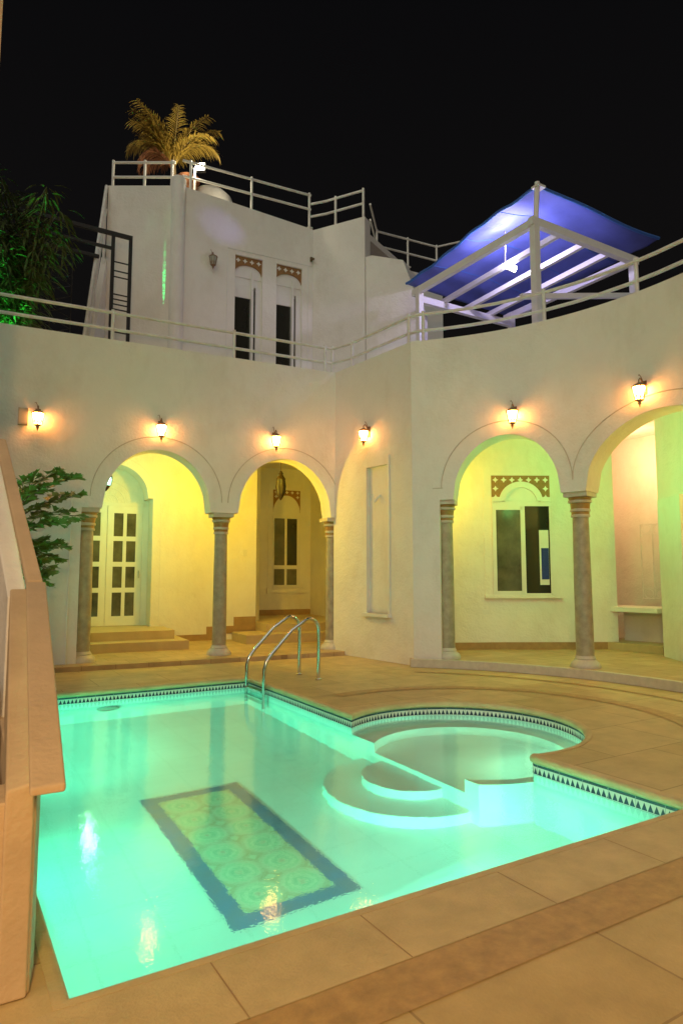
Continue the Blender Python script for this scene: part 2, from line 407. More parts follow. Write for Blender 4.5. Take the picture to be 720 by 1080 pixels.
# ------------------------------------------------------------------ swimming pool
pool = thing('swimming_pool', 'green lit swimming pool with a round stepped bay, sunk into the paved courtyard', 'pool', (2.1, 5.7, 0))
def sweep(mb, prof, poly, closed=True):
    n = len(poly); rings = [[(p[0], p[1], z) for p in offset(poly, d)] for d, z in prof]
    vs = [p for r in rings for p in r]; fs = []
    for i in range(len(prof) - 1):
        for k in range(n): fs.append((i*n+k, i*n+(k+1)%n, (i+1)*n+(k+1)%n, (i+1)*n+k))
    mb.add(vs, fs)
b = MB(); sweep(b, [(0.065, -0.006), (0.065, 0.002), (0.04, 0.003), (0.018, -0.001), (0.005, -0.012), (0.0, -0.030), (0.003, -0.050), (0.02, -0.064), (0.07, -0.066)], PO)
cop = b.build('coping', M['coping'], pool, 40)
b = MB(); b.add([(-.6, 2.145, .0005), (7.2, 2.145, .0005), (7.2, 2.513, .0005), (-.6, 2.513, .0005)], [(0, 1, 2, 3)])
struct(b.build('near_paving', M['coping']))
b = MB()
for x in (0.95, 1.62, 2.42, 3.22, 4.02, 4.9, 5.8): b.add([(x - .003, 2.146, .0016), (x + .003, 2.146, .0016), (x + .003, 2.512, .0016), (x - .003, 2.512, .0016)], [(0, 1, 2, 3)])
jt = struct(b.build('near_paving_joint', M['skirt']))
# waterline tile
OW = offset(PO, 0.022); b = MB(); u = 0; n = len(OW)
for i in range(n):
    p, q = OW[i], OW[(i + 1) % n]; L_ = math.dist(p, q)
    b.add([(*p, -.158), (*q, -.158), (*q, -.066), (*p, -.066)], [(3, 2, 1, 0)], [[(u, 1), (u + L_, 1), (u + L_, 0), (u, 0)]]); u += L_
b.build('waterline_tile', M['tile'], pool)
# basin: wall and floor, floor a little deeper at the far end
ZF = -1.25
b = MB()
OB = offset(PO, 0.025); vs = []; 
for p in OB: vs += [(*p, -.15), (*p, ZF)]
b.add(vs, [(2*i, 2*i+1, (2*i+3) % (2*n), (2*i+2) % (2*n)) for i in range(n)])
from mathutils.geometry import tessellate_polygon
b.add([(*p, ZF) for p in OB], [tuple(t) for t in tessellate_polygon([[Vector((*p, 0)) for p in OB]])])
basin = b.build('basin', M['poolwall'], pool)
# underwater steps
def clip_disc(c, r, x_cut, right=True, n=64):
    pts = []
    for i in range(n + 1):
        if right:
            h = math.acos(max(-1, min(1, (x_cut - c[0]) / r))); a = -h + 2 * h * i / n
        else:
            h = math.acos(max(-1, min(1, (c[0] - x_cut) / r))) if abs(c[0]-x_cut) > 1e-6 else math.pi / 2; a = math.pi - h + 2 * h * i / n
        pts.append((c[0] + r * math.cos(a), c[1] + r * math.sin(a)))
    return pts
big = clip_disc(PC, PR + 0.02, 3.79); small = clip_disc((4.43, 4.95), 0.92, 3.79)
b = MB(); b.prism(small, ZF, -0.70); b.build('step', M['steps'], pool, 40)
ring = big + small[::-1]
b = MB(); b.prism(ring, ZF, -0.38); b.build('step', M['steps'], pool, 40)
SC_ = (3.789, 5.02)
b = MB(); b.prism(clip_disc(SC_, 0.45, 3.789, False), ZF, -0.84); b.build('step', M['steps'], pool, 40)
b = MB(); b.prism(clip_disc(SC_, 0.80, 3.789, False), ZF, -1.04); b.build('step', M['steps'], pool, 40)
# mosaic carpet on the floor
b = MB(); x0, x1, y0, y1, z = 1.60, 2.50, 3.86, 6.02, ZF + .006; t = 0.13
for a_, c_ in (((x0, y0), (x1, y0 + t)), ((x0, y1 - t), (x1, y1)), ((x0, y0 + t), (x0 + t, y1 - t)), ((x1 - t, y0 + t), (x1, y1 - t))):
    b.add([(a_[0], a_[1], z), (c_[0], a_[1], z), (c_[0], c_[1], z), (a_[0], c_[1], z)], [(0, 1, 2, 3)])
bord = b.build('mosaic_border', M['mosaic_border'], pool)
b = MB(); a0x, a1x, a0y, a1y = x0 + t, x1 - t, y0 + t, y1 - t; sx = (0.29 * 2) / (a1x - a0x); sy = (0.29 * 6) / (a1y - a0y)
b.add([(a0x, a0y, z), (a1x, a0y, z), (a1x, a1y, z), (a0x, a1y, z)], [(0, 1, 2, 3)], [[(0, 0), (.58, 0), (.58, 1.74), (0, 1.74)]])
b.build('floor_mosaic', M['mosaic'], pool)
# light fitting on the far wall
T = Matrix.Translation((1.95, 8.97, -0.62)) @ Matrix.Rotation(R_(90), 4, 'X')
b = MB(T); b.lathe([(0.14, 0), (0.14, .03), (0.10, .04), (0.10, .02)], n=32); b.build('pool_light', M['chrome'], pool, 40)
ww = sheet('water', offset(PO, 0.0215), None, -0.148, M['water']); struct(ww)
PG = (0.18, 1.0, 0.66); PF = (0.06, 1.0, 0.57)
area('pool_lamp', (1.15, 2.66, -0.90), (1.3, 6, -1.05), 50, PG, 0.22)
area('pool_lamp', (2.95, 2.66, -0.90), (2.9, 6, -1.05), 46, PG, 0.22)
area('pool_lamp', (0.52, 4.9, -0.90), (4.0, 5.1, -1.0), 32, PF, 0.22)
area('pool_lamp', (0.52, 7.6, -0.80), (4, 7.6, -1.0), 78, PF, 0.22)
area('bay_fill', (4.80, 4.04, -0.27), (4.6, 5.8, -0.55), 13, (0.30, 1.0, 0.58), 0.12)  # added fill, hidden from view, brightening the bay steps

# ================================================================== LEFT ARCADE
left = thing('arcade_building', 'white plastered arcade with two round arches behind the pool ladder', 'arcade', (3.2, 11.3, 0))
b = MB()
A1 = (2.24, 4.03); A2 = (4.52, 6.34)
def sL(x): return x / 0.9962
segs = [(-3.0, sL(1.93), 0.0, 6), (sL(1.93), sL(A1[0]), ZSL, 3), arch_seg(sL(A1[0]), sL(A1[1]), ZSL, 1.03),
        (sL(A1[1]), sL(A2[0]), ZSL, 4), arch_seg(sL(A2[0]), sL(A2[1]), ZSL, 1.05), (sL(A2[1]), 6.46, ZSL, 2)]
arcade_strip(b, mpL, segs, WALLTOP, 0.40)
wl = b.build('wall', M['plaster'], left, 30)
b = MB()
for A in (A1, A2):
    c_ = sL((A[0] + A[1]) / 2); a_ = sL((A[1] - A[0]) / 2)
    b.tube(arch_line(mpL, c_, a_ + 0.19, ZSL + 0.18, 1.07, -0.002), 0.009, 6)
b.build('arch_moulding', M['groove_shade'], wl)
b = MB(FL); b.tube([(1.78, -0.012, 0.0), (1.78, -0.012, 2.75)], 0.012, 8); b.build('drain_pipe', M['white'], left)

def column(parent, x, y, rz, z0, zs, rs=0.122):
    T = frame(x, y, rz, z0); H = zs - z0
    b = MB(T); b.lathe([(rs, 0.16), (rs * .97, H * .5), (rs * .9, H - .36)], n=28); sh = b.build('column', M['shaft'], parent, 40)
    b = MB(T); b.lathe([(0.215, 0.0), (0.215, 0.03), (0.195, 0.07), (0.16, 0.10), (0.145, 0.115), (0.15, .13), (rs + .012, .145), (rs + .005, 0.17)], n=32); b.build('base', M['marble'], sh, 50)
    b = MB(T); k = rs * .9
    b.lathe([(k + .004, H-.37), (k + .022, H-.365), (k + .022, H-.335), (k + .006, H-.33), (k + .008, H-.285), (k + .03, H-.28), (k + .03, H-.25), (k+.012, H-.245), (k + .022, H-.16), (k + .05, H-.15), (k+.055, H-.12), (k+.03, H-.115)], n=32)
    b.box((-.18, -.18, H - .07), (.18, .18, H - .002)); b.lathe([(k+.02, H-.116), (k+.05, H-.0705)], n=28)
    cp = b.build('capital', M['marble'], sh, 40)
    b = MB(T); b.lathe([(k+.012, H-.327), (k+.0125, H-.288)], n=32); b.lathe([(k+.018, H-.243), (k+.028, H-.162)], n=32); b.lathe([(k+.034, H-.114), (k+.054, H-.074)], n=32)
    b.build('gilt_band', M['gold'], sh, 40)
    return sh
for x in (2.03, 4.27, 6.45):
    px, py = mpL(sL(x), 0.2); column(left, px, py, -5, FLOOR_L, ZSL)

# loggia behind: floor, steps, back wall with the door alcove, recess with tall window
b = MB(FL); b.box((-3, -0.36, -0.02), (6.46, 2.9, FLOOR_L)); b.build('floor', M['loggia'], left)
FB = frame(4.5, 13.8, -5) @ Matrix.Translation((-4.52, 0, 0))
def mpB(s, off): p = FB @ Vector((s, off, 0)); return p.x, p.y
b = MB()
AL = (2.23, 3.82)
arcade_strip(b, mpB, [(-3, AL[0], 0.0, 4), (AL[0], AL[0] + .10, 3.06, 1), arch_seg(AL[0] + .10, AL[1] - .10, 3.06, 0.68), (AL[1] - .10, AL[1], 3.06, 1), (AL[1], 6.10, 0.0, 3)], 4.32, 0.55)
b.build('back_wall', M['plaster'], left, 30)
b = MB(); c_ = (AL[0] + AL[1]) / 2
b.tube(arch_line(mpB, c_, .695 + .17, 3.06, 0.85, -.002), 0.008, 6); b.tube([(*mpB(AL[1] + .17, -.002), 0.45), (*mpB(AL[1] + .17, -.002), 3.06)], 0.006, 6)
b.build('arch_moulding', M['white'], left)
b = MB(FB); b.box((AL[0] - .4, .552, 0), (AL[1] + .4, .70, 4.3))
pts = []
tym = b.build('tympanum', M['plaster'], left)
b = MB(FB)
for k in range(3):
    rr = 0.16 + .14 * k; b.tube([(c_ + rr * math.cos(R_(a)), .548, 3.0 + rr * math.sin(R_(a))) for a in range(0, 181, 12)], 0.009, 6)
for k in range(5):
    a = R_(30 + 30 * k); b.tube([(c_ + .18 * math.cos(a), .548, 3.0 + .18 * math.sin(a)), (c_ + .56 * math.cos(a), .548, 3.0 + .56 * math.sin(a))], 0.008, 6)
b.build('shell_carving', M['white'], tym)
# the door: two glazed leaves
d0, d1 = AL[0] + .14, AL[1] - .12; zb, ztp = 0.402, 2.92
door = MB(FB); door.box((d0, .50, ztp), (d1, .548, ztp + .07)); door.box((AL[0] + .001, .50, zb), (d0, .547, ztp)); door.box((d1, .50, zb), (AL[1] - .001, .547, ztp))
dr = door.build('door', M['white'], left)
mid = 3.01 - .03
def leaf(s0, s1):
    b = MB(FB); st = .13; zz = [zb + .03, zb + .22]
    ph = (ztp - .14 - zb - .22) / 4
    b.box((s0, .51, zb + .002), (s0 + st, .545, ztp)); b.box((s1 - st, .51, zb + .002), (s1, .545, ztp))
    b.box((s0 + st, .511, zb + .002), (s1 - st, .546, zb + .20)); b.box((s0 + st, .511, ztp - .15), (s1 - st, .546, ztp))
    m_ = (s0 + s1) / 2; b.box((m_ - .035, .512, zb + .20), (m_ + .035, .545, ztp - .15))
    for k in range(1, 4):
        z = zb + .20 + k * (ztp - .35 - zb) / 4; b.box((s0 + st, .513, z - .05), (m_ - .035, .544, z + .05)); b.box((m_ + .035, .513, z - .05), (s1 - st, .544, z + .05))
    lf = b.build('door_leaf', M['white'], dr)
    g = MB(FB); g.box((s0 + st * .8, .53, zb + .15), (s1 - st * .8, .536, ztp - .1)); g.build('pane', M['pane'], dr)
leaf(d0 + .003, mid - .004); leaf(mid + .004, d1 - .003)
b = MB(FB); b.tube([(d1 - .06, .50, 1.40), (d1 - .06, .46, 1.40), (d1 - .06, .46, 1.55), (d1 - .06, .50, 1.55)], .009, 8); b.build('handle', M['chrome'], dr)
# steps
b = MB(FL); b.box((1.0, 1.28, FLOOR_L - .01), (4.02, 2.85, .235)); b.build('step', M['step'], left)
b = MB(FL); b.box((1.0, 1.72, .23), (3.84, 2.83, .40)); b.box((AL[0] - .4, 2.6, .2), (AL[1] - .003, 3.4, .3995)); b.build('step', M['step'], left)
b = MB(FL); b.box((5.25, 1.62, FLOOR_L - .01), (8.2, 2.6, .25)); b.build('step', M['step'], left)
b = MB(FL); b.box((5.85, 2.08, .24), (9.2, 5.2, .42)); b.build('step', M['step'], left)
b = MB(FL); b.box((6.3, -0.30, -.02), (8.4, 3, FLOOR_L - .002)); b.build('floor', M['loggia'], left)
# skirting with its stepped end
b = MB(FB); b.box((4.0, -.015, FLOOR_L), (5.15, 0, .20)); b.box((3.74, -.016, .235), (4.0, 0, .36))
b.box((5.0, -.016, .20), (5.6, 0, .36)); b.box((5.6, -.015, .24), (6.099, 0, .55)); b.build('skirting', M['skirt'], left)
b = MB(FB); b.box((5.78, -.012, 1.88), (5.88, 0, 2.02)); b.build('light_switch', M['white'], left)
# recess
FRc = frame(8, 15.8, -5)
b = MB()
b.box((-1.7, 0, 0), (1.4, .2, 4.32), FRc); b.build('recess_wall', M['plaster'], left)
b = MB(); b.prism([(8.58, 15.74), (8.75, 15.9), (8.2, 12.0), (8.05, 12.0)], .0, 4.32); b.build('recess_wall', M['plaster'], left)
b = MB(); b.prism([(6.08, 13.68), (6.05, 14.3), (6.9, 16.0), (7.08, 15.88), (6.4, 14.2)], .0, 4.315); b.build('recess_wall', M['plaster'], left)
b = MB(FRc); b.box((-.9, -.014, .42), (.66, -.001, .56)); b.build('skirting', M['skirt'], left)

def cross(mb, x, z, r, y):
    t = r * .36
    mb.add([(x-r,y,z),(x-t,y,z-t),(x,y,z-r),(x+t,y,z-t),(x+r,y,z),(x+t,y,z+t),(x,y,z+r),(x-t,y,z+t)], [(0,1,2,3,4,5,6,7)])
def fret(parent, F, x0, x1, z0, z1, arch_w, arch_h, nx, nz, y=-.005, boss=.045):
    """brown fretwork panel over a window, its lower edge cut by an arch; pale crosses"""
    cx = (x0 + x1) / 2; poly = [(x0, z0), (x0, z1), (x1, z1), (x1, z0), (cx + arch_w, z0)]
    for i in range(1, 24):
        a = math.pi * i / 24; poly.append((cx + arch_w * math.cos(a), z0 + arch_h * math.sin(a)))
    poly.append((cx - arch_w, z0))
    if abs(poly[0][0] - poly[-1][0]) < 1e-4: poly = poly[:-1]; poly.pop(4)
    b = MB(F); b.face_prism(poly, y, y + .03); p = b.build('lattice_panel', M['brown'], parent)
    b = MB(F); dx = (x1 - x0) / nx; dz = (z1 - z0) / nz
    for i in range(nx):
        for k in range(nz):
            x = x0 + dx * (i + .5); z = z0 + dz * (k + .5)
            if ((x - cx) / (arch_w + boss * .8)) ** 2 + ((z - z0) / (arch_h + boss * .8)) ** 2 > 1: cross(b, x, z, min(boss, dx * .44, dz * .42), y - .003)
    b.build('cutout', M['white'], p)
def surround(parent, F, x0, x1, z0, z1, w_, y=-.02):
    b = MB(F); b.box((x0 - w_, y, z0), (x0, .0, z1 + w_)); b.box((x1, y, z0), (x1 + w_, .0, z1 + w_)); b.box((x0, y, z1), (x1, .0, z1 + w_)); return b
# recess window (thing of the building)
b = surround(left, FRc, -.50, .27, 1.12, 3.74, .13); b.box((-.66, -.05, .99), (.44, .0, 1.118))
win = b.build('window', M['plaster'], left)
b = MB(FRc); b.box((-.50, -.016, 1.12), (.27, -.001, 3.74)); b.build('tympanum', M['white'], win)
fret(win, FRc, -.50, .27, 3.12, 3.72, .385, .46, 5, 5, -.03, .06)
b = MB(FRc)
for x, w_ in ((-.499, .03), (-.17, .06), (.18, .089)): b.box((x, -.045, 1.15), (x + w_, -.018, 3.0))
b.box((-.499, -.044, 1.13), (.269, -.018, 1.20)); b.box((-.499, -.044, 1.62), (.269, -.018, 1.72)); b.box((-.499, -.044, 2.96), (.269, -.018, 3.04)); b.build('frame', M['white'], win)
b = MB(FRc); b.box((-.48, -.030, 1.2), (-.14, -.022, 2.97)); b.box((-.139, -.030, 1.2), (.2, -.0225, 1.65)); b.build('pane', M['pane'], win)
b = MB(FRc); b.box((-.12, -.030, 1.68), (.2, -.022, 2.97)); b.build('pane', M['glass'], win)

# ================================================================== MIDDLE WALL with niche
mid_b = thing('niche_wall', 'white wall with a tall shallow niche between the two arcades', 'wall', (6.6, 9.7, 0))
FM = frame(6.42, 10.83, -84.4)
b = MB(FM)
n0, n1, nz0, nz1 = 0.97, 1.56, 0.80, 3.38
b.box((-.02, 0, 0), (n0, .30, WALLTOP)); b.box((n1, 0, 0), (2.20, .30, WALLTOP)); b.box((n0, 0, 0), (n1, .30, nz0)); b.box((n0, 0, nz1), (n1, .30, WALLTOP)); b.box((n0 - .001, .07, nz0 - .001), (n1 + .001, .299, nz1 + .001))
b.build('wall', M['plaster'], mid_b)
b = MB(FM); b.box((n0 - .06, -.07, nz0 - .06), (n1 + .06, .068, nz0)); b.box((n1, -.02, nz0), (n1 + .05, -.001, nz1 + .15)); b.build('sill', M['white'], mid_b)
b = MB(FM); b.tube([(1.27, .069, 2.86), (1.27, .04, 2.84), (1.25, .0, 2.78), (1.22, -.02, 2.74)], .022, 8); b.tube([(1.22, -.02, 2.74), (1.19, -.025, 2.88)], .012, 8)
b.build('wall_spout', M['white'], mid_b, 50)

# ================================================================== CURVED ARCADE
right = thing('curved_arcade', 'white curved arcade whose wide arches open onto the green lit window', 'arcade', (7.8, 6.9, 0))
b = MB()
RA1 = (s_az(38.9), s_az(18.3)); RA2 = (s_az(13.7), s_az(-14.0))
segs = [(0, s_az(41.6), 0.0, 4), (s_az(41.6), RA1[0], ZSR, 2), arch_seg(*RA1, ZSR, 0.99), (RA1[1], RA2[0], ZSR, 4), arch_seg(*RA2, ZSR, 1.0), (RA2[1], s_az(-18), ZSR, 3), (s_az(-18), s_az(-45), 0.0, 14)]
arcade_strip(b, mpR, segs, WALLTOP, 0.42)
wr = b.build('wall', M['plaster'], right, 30)
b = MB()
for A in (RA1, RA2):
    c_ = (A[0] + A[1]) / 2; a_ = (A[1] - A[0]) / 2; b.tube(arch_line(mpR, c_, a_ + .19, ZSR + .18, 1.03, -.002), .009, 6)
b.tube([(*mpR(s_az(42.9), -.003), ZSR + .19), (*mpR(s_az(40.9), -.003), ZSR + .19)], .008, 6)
b.build('arch_moulding', M['groove_shade'], wr)
for az in (40.9, 15.9, -16.2):
    px, py = mpR(s_az(az), 0.21); column(right, px, py, az, FLOOR_R, ZSR, .128)
b = MB(); poly = []
for i in range(37):
    a = R_(47.5 - 92 * i / 36); poly.append((BC[0] + 4.60 * math.cos(a), BC[1] + 4.60 * math.sin(a)))
poly += [(12.5, 1.5), (12.5, 9.4), (7.6, 10.2)]
b.prism(poly, -.02, FLOOR_R); b.build('floor', M['loggia'], right)
b = MB(); vs = []
for i in range(61):
    a = R_(47.5 - 75 * i / 60)
    for r, z in ((4.585, 0), (4.585, FLOOR_R + .004), (4.66, FLOOR_R + .006)): vs.append((BC[0] + r * math.cos(a), BC[1] + r * math.sin(a), z))
b.add(vs, [f for i in range(60) for f in ((3*i, 3*i+3, 3*i+4, 3*i+1), (3*i+1, 3*i+4, 3*i+5, 3*i+2))]); b.build('kerb', M['marble'], right, 40)
# back wall, gently bent at its left end
b = MB()
bw = [(7.35, 9.62), (7.75, 9.36), (8.2, 9.16), (8.67, 8.93), (10.62, 7.80), (10.92, 8.10), (9.0, 9.6), (7.6, 10.3)]
b.prism(bw, 0, 4.31); b.build('back_wall', M['plaster'], right, 40)
FW = frame(8.67, 8.925, -30.1)
b = MB(FW); b.box((.001, -.016, FLOOR_R), (2.24, 0, FLOOR_R + .13)); b.build('skirting', M['skirt'], right)
b = MB()
pts = bw[:4]
for p, q in zip(pts, pts[1:]):
    d = Vector((q[0] - p[0], q[1] - p[1])); nn = Vector((d.y, -d.x)).normalized() * .016
    b.prism([p, q, (q[0] + nn.x, q[1] + nn.y), (p[0] + nn.x, p[1] + nn.y)], FLOOR_R, FLOOR_R + .13)
b.build('skirting', M['skirt'], right)

# ================================================================== window of the right loggia
wx0, wx1 = -0.02, 1.06
b = surround(right, FW, wx0, wx1, 1.10, 3.30, .15); b.box((wx0 - .16, -.06, 1.04), (wx1 + .18, 0, 1.098))
win2 = b.build('window', M['plaster'], right)
fret(win2, FW, wx0, wx1, 2.80, 3.29, .40, .36, 7, 3, -.022, .055)
b = MB(FW); b.box((wx0, -.018, 2.74), (wx1, -.001, 3.3)); 
cxw = (wx0 + wx1) / 2
poly = [(cxw + .40 * math.cos(R_(a)), 2.805 + .37 * math.sin(R_(a))) for a in range(0, 181, 8)]
b.face_prism(poly, -.03, -.018)
outer = [(cxw + .40 * math.cos(R_(a)), 2.805 + .37 * math.sin(R_(a))) for a in range(0, 181, 8)]; inner = [(cxw + .29 * math.cos(R_(a)), 2.805 + .26 * math.sin(R_(a))) for a in range(180, -1, -8)]
b.face_prism(outer + inner, -.06, -.03)
b.box((wx0, -.07, 2.80), (wx0 + .18, -.02, 2.884)); b.box((wx1 - .18, -.07, 2.80), (wx1, -.02, 2.884)); b.box((wx0, -.05, 2.72), (wx1, -.001, 2.80))
b.build('tympanum', M['white'], win2, 30)
b = MB(FW); b.box((wx0, -.05, 1.10), (wx0 + .07, -.02, 2.72)); b.box((wx0 + .52, -.05, 1.10), (wx0 + .60, -.02, 2.72)); b.box((wx0 + .07, -.05, 1.10), (wx0 + .55, -.02, 1.17)); b.box((wx0 + .07, -.05, 2.65), (wx0 + .55, -.02, 2.72)); b.box((wx1 - .025, -.045, 1.12), (wx1, -.02, 2.72)); b.box((wx0 + .60, -.045, 1.10), (wx1 - .025, -.02, 1.13))
b.build('frame', M['white'], win2)
b = MB(FW); b.box((wx0 + .07, -.034, 1.17), (wx0 + .55, -.026, 2.65)); b.build('pane', M['pane'], win2)
b = MB(FW); b.box((wx0 + .55, -.020, 1.13), (wx1 - .025, -.012, 2.72)); b.build('dark_interior', M['glass'], win2)
b = MB(FW); b.box((wx0 + .86, -.028, 1.28), (wx0 + 1.03, -.021, 2.28)); b.build('inner_casing', M['white'], win2)
b = MB(FW); b.box((wx0 + .89, -.034, 1.38), (wx0 + 1.025, -.029, 1.95)); b.build('blue_curtain', M['curtain'], win2)
b = MB(FW); b.box((-.22, -.012, .75), (-.10, 0, .83)); b.build('wall_socket', M['white'], right)

# recess with bench, stair wall and pilaster at the right
b = MB(); b.prism([(12.3, 5.0), (12.5, 5.0), (12.5, 9.6), (12.3, 9.6)], 0, 4.31); b.prism([(10.80, 8.2), (12.3, 9.3), (12.3, 9.5), (10.7, 8.4)], 0, 4.31); b.build('recess_wall', M['plaster'], right)
b = MB(); b.prism([(10.78, 7.02), (10.55, 6.62), (9.6, 5.1), (9.9, 5.0), (10.95, 6.9)], 0, 4.31); b.build('side_wall', M['plaster'], right)
b = MB(); b.prism([(10.30, 6.72), (10.53, 6.62), (10.1, 5.9), (9.85, 6.05)], FLOOR_R, 2.72); b.build('pilaster', M['plaster'], right)
b = MB(); b.prism([(10.42, 7.96), (10.55, 6.90), (11.3, 6.95), (11.3, 8.3), (10.8, 8.2)], FLOOR_R, .25); b.build('step', M['step'], right)
bench = thing('stone_bench', 'white stone shelf bench set in the niche right of the green lit window', 'bench', (10.9, 7.5, .14))
b = MB(); b.prism([(10.50, 7.88), (10.62, 7.02), (11.4, 7.1), (11.4, 8.4), (10.7, 8.1)], .80, .88); b.build('seat', M['white'], bench)
b = MB(); b.prism([(11.0, 7.95), (11.2, 7.1), (11.3, 7.12), (11.12, 8.0)], .25, .80); b.build('support', M['plaster'], bench)
grille = thing('window_grille', 'thin pale iron grille standing open on the peach lit wall above the bench', 'grille', (11.6, 7.6, 1))
b = MB(frame(11.75, 8.05, -75))
for x in (0, .22, .44, .66): b.tube([(x, 0, 1.0), (x, 0, 2.45)], .010, 6)
for z in (1.0, 1.2, 2.25, 2.45): b.tube([(0, 0, z), (.66, 0, z)], .009, 6)
for x in (.11, .33, .55):
    for z in (1.1, 2.35): b.tube([(x + .08 * math.cos(R_(a)), 0, z + .08 * math.sin(R_(a))) for a in range(0, 360, 20)], .007, 6, True)
b.build('bars', M['rail'], grille)

# ================================================================== ROOF TERRACE
terr = thing('roof_terrace', 'flat roof terrace slab carried above both arcades', 'terrace', (8, 13, 4.3))
poly = [(-3.0, 12.0), (6.42, 11.18), (6.75, 10.9), (6.92, 9.0)]
for i in range(31):
    a = R_(46.5 - 90 * i / 30); poly.append((BC[0] + 5.02 * math.cos(a), BC[1] + 5.02 * math.sin(a)))
poly += [(12.6, 1.0), (12.6, 18), (-3, 18)]
b = MB(); b.prism(poly, 4.30, 4.9); b.build('slab', M['plaster'], terr)

# ================================================================== TOWER
tower = thing('roof_room', 'white rooftop room with two tall narrow doors under fretwork, on the terrace', 'building', (5.6, 13.6, 4.9))
FT = frame(4.08, 13.60, -5)
def mpT(s, off): p = FT @ Vector((s, off, 0)); return p.x, p.y
TE = 3.22
def ttop(s): return 9.98 - .26 * max(0, s) / TE
b = MB()
D1 = (1.32, 1.97); D2 = (2.31, 2.95); DT = 8.68
arcade_strip(b, mpT, [(0, D1[0], 4.9, 2), (*D1, DT, 1), (D1[1], D2[0], 4.9, 1), (*D2, DT, 1), (D2[1], TE, 4.9, 1)], ttop, .30)
wt = b.build('wall', M['plaster'], tower)
dl = Vector((-.855, .52)); LEN = 1.52
e0 = Vector((4.08, 13.60)); e1 = e0 + dl * LEN
def mpTl(s, off):
    nn = Vector((dl.y, -dl.x)) ; nn = Vector((.52, .855)); p = e1 - dl * s + nn * off; return p.x, p.y
b = MB(); arcade_strip(b, mpTl, [(0, LEN, 4.9, 4)], lambda s: 9.95, .30); b.build('wall', M['plaster'], tower)
b = MB(); b.lathe([(.16, 4.9), (.16, 10.12), (.14, 10.16), (.0, 10.17)], (4.12, 13.66, 0), 24); b.build('corner_pilaster', M['plaster'], tower, 40)
tr0 = Vector((7.29, 13.32)); trd = Vector((.527, -.85))
def mpTr(s, off): nn = Vector((.85, .527)); p = tr0 + trd * s + nn * off; return p.x, p.y
b = MB(); arcade_strip(b, mpTr, [(0, 1.37, 4.9, 2)], lambda s: 9.70, .30)
b.build('wall', M['plaster'], tower)
sp = MB(); arcade_strip(sp, mpTr, [(1.39, 1.55, 4.9, 1), (1.55, 2.3, 4.9, 1), (2.3, 2.75, 4.9, 3)], lambda s: 8.72 if s < 1.56 else (8.70 - .26 * (s - 1.55) / .75 if s <= 2.3 else 8.44 - 1.3 * (s - 2.3) / .45), .30)
sp.build('stair_parapet', M['plaster'], tower)
b = MB(); b.prism([(e1.x + .16, e1.y + .10), (4.18, 13.76), (7.4, 13.48), (8.15, 12.3), (10.5, 13.5), (8.0, 18), (3.2, 17)], 9.3, 9.45); b.build('roof', M['plaster'], tower)
b = MB(); b.tube([(*mpT(1.14, -.004), 8.79), (*mpT(TE - .02, -.004), 8.79)], .012, 6)
for s_ in (1.14, 3.1): b.tube([(*mpT(s_, -.004), 5), (*mpT(s_, -.004), 8.79)], .01, 6)
b.build('door_moulding', M['white'], wt)
for D in (D1, D2):
    x0, x1 = D
    b = MB(FT); b.box((x0, .10, 4.92), (x0 + .03, .16, DT)); b.box((x0 + .03, .10, 8.02), (x1, .16, 8.40)); b.box((x0 + .40, .03, 4.92), (x0 + .45, .14, 8.36)); b.box((x0 + .51, .06, 4.92), (x1, .16, 8.02)); b.box((x0 + .03, .10, 7.74), (x0 + .40, .15, 8.019))
    dd = b.build('door', M['white'], tower)
    b = MB(FT); b.box((x0 + .03, .13, 4.92), (x0 + .40, .14, 7.75)); b.box((x0 + .45, .12, 4.92), (x0 + .51, .13, 7.95)); b.build('pane', M['glass'], dd)
    b = MB(FT); b.box((x0, .08, 8.2), (x1, .12, DT)); b.build('tympanum', M['white'], dd)
    fret(dd, FT, x0, x1, 8.30, DT, .315, .20, 4, 2, .05, .06)
b = MB(FT); b.box((-.30 + 3.45, -.05, 8.9), (3.2, -.001, 9.0)); b.tube([(3.17, -.05, 8.95), (3.17, -.16, 8.90)], .03, 8); b.build('rain_spout', M['trunk'], tower, 40)

# white stair flight leaving the roof room on its left
st = thing('roof_stair', 'steep white stair parapet with double rails left of the rooftop room', 'stair', (2.4, 13.6, 4.9))
b = MB()
q0 = Vector((e1.x + .02, e1.y - .02)); q1 = Vector((2.20, 12.95))
dd_ = (q1 - q0); nn = Vector((dd_.y, -dd_.x)).normalized()
def qp(t, off): p = q0 + dd_ * t + nn * off; return p.x, p.y
b2 = MB(); arcade_strip(b2, qp, [(0, 1, 4.9, 6)], lambda t: 8.3 - 3.5 * t, .12); b2.build('parapet', M['plaster'], st)
b = MB()
for h in (.05, .58): b.tube([(*qp(0, .06), 9.35 + h), (*qp(1, .06), 5.2 + h)], .035, 8)
b.build('rail', M['rail'], st, 40)
for t in (.04, .5, .95):
    b = MB(); b.tube([(*qp(t, .06), 8.3 - 3.5 * t - .05), (*qp(t, .06), 9.35 - 4.15 * t + .62)], .03, 8); b.build('post', M['rail'], st, 40)

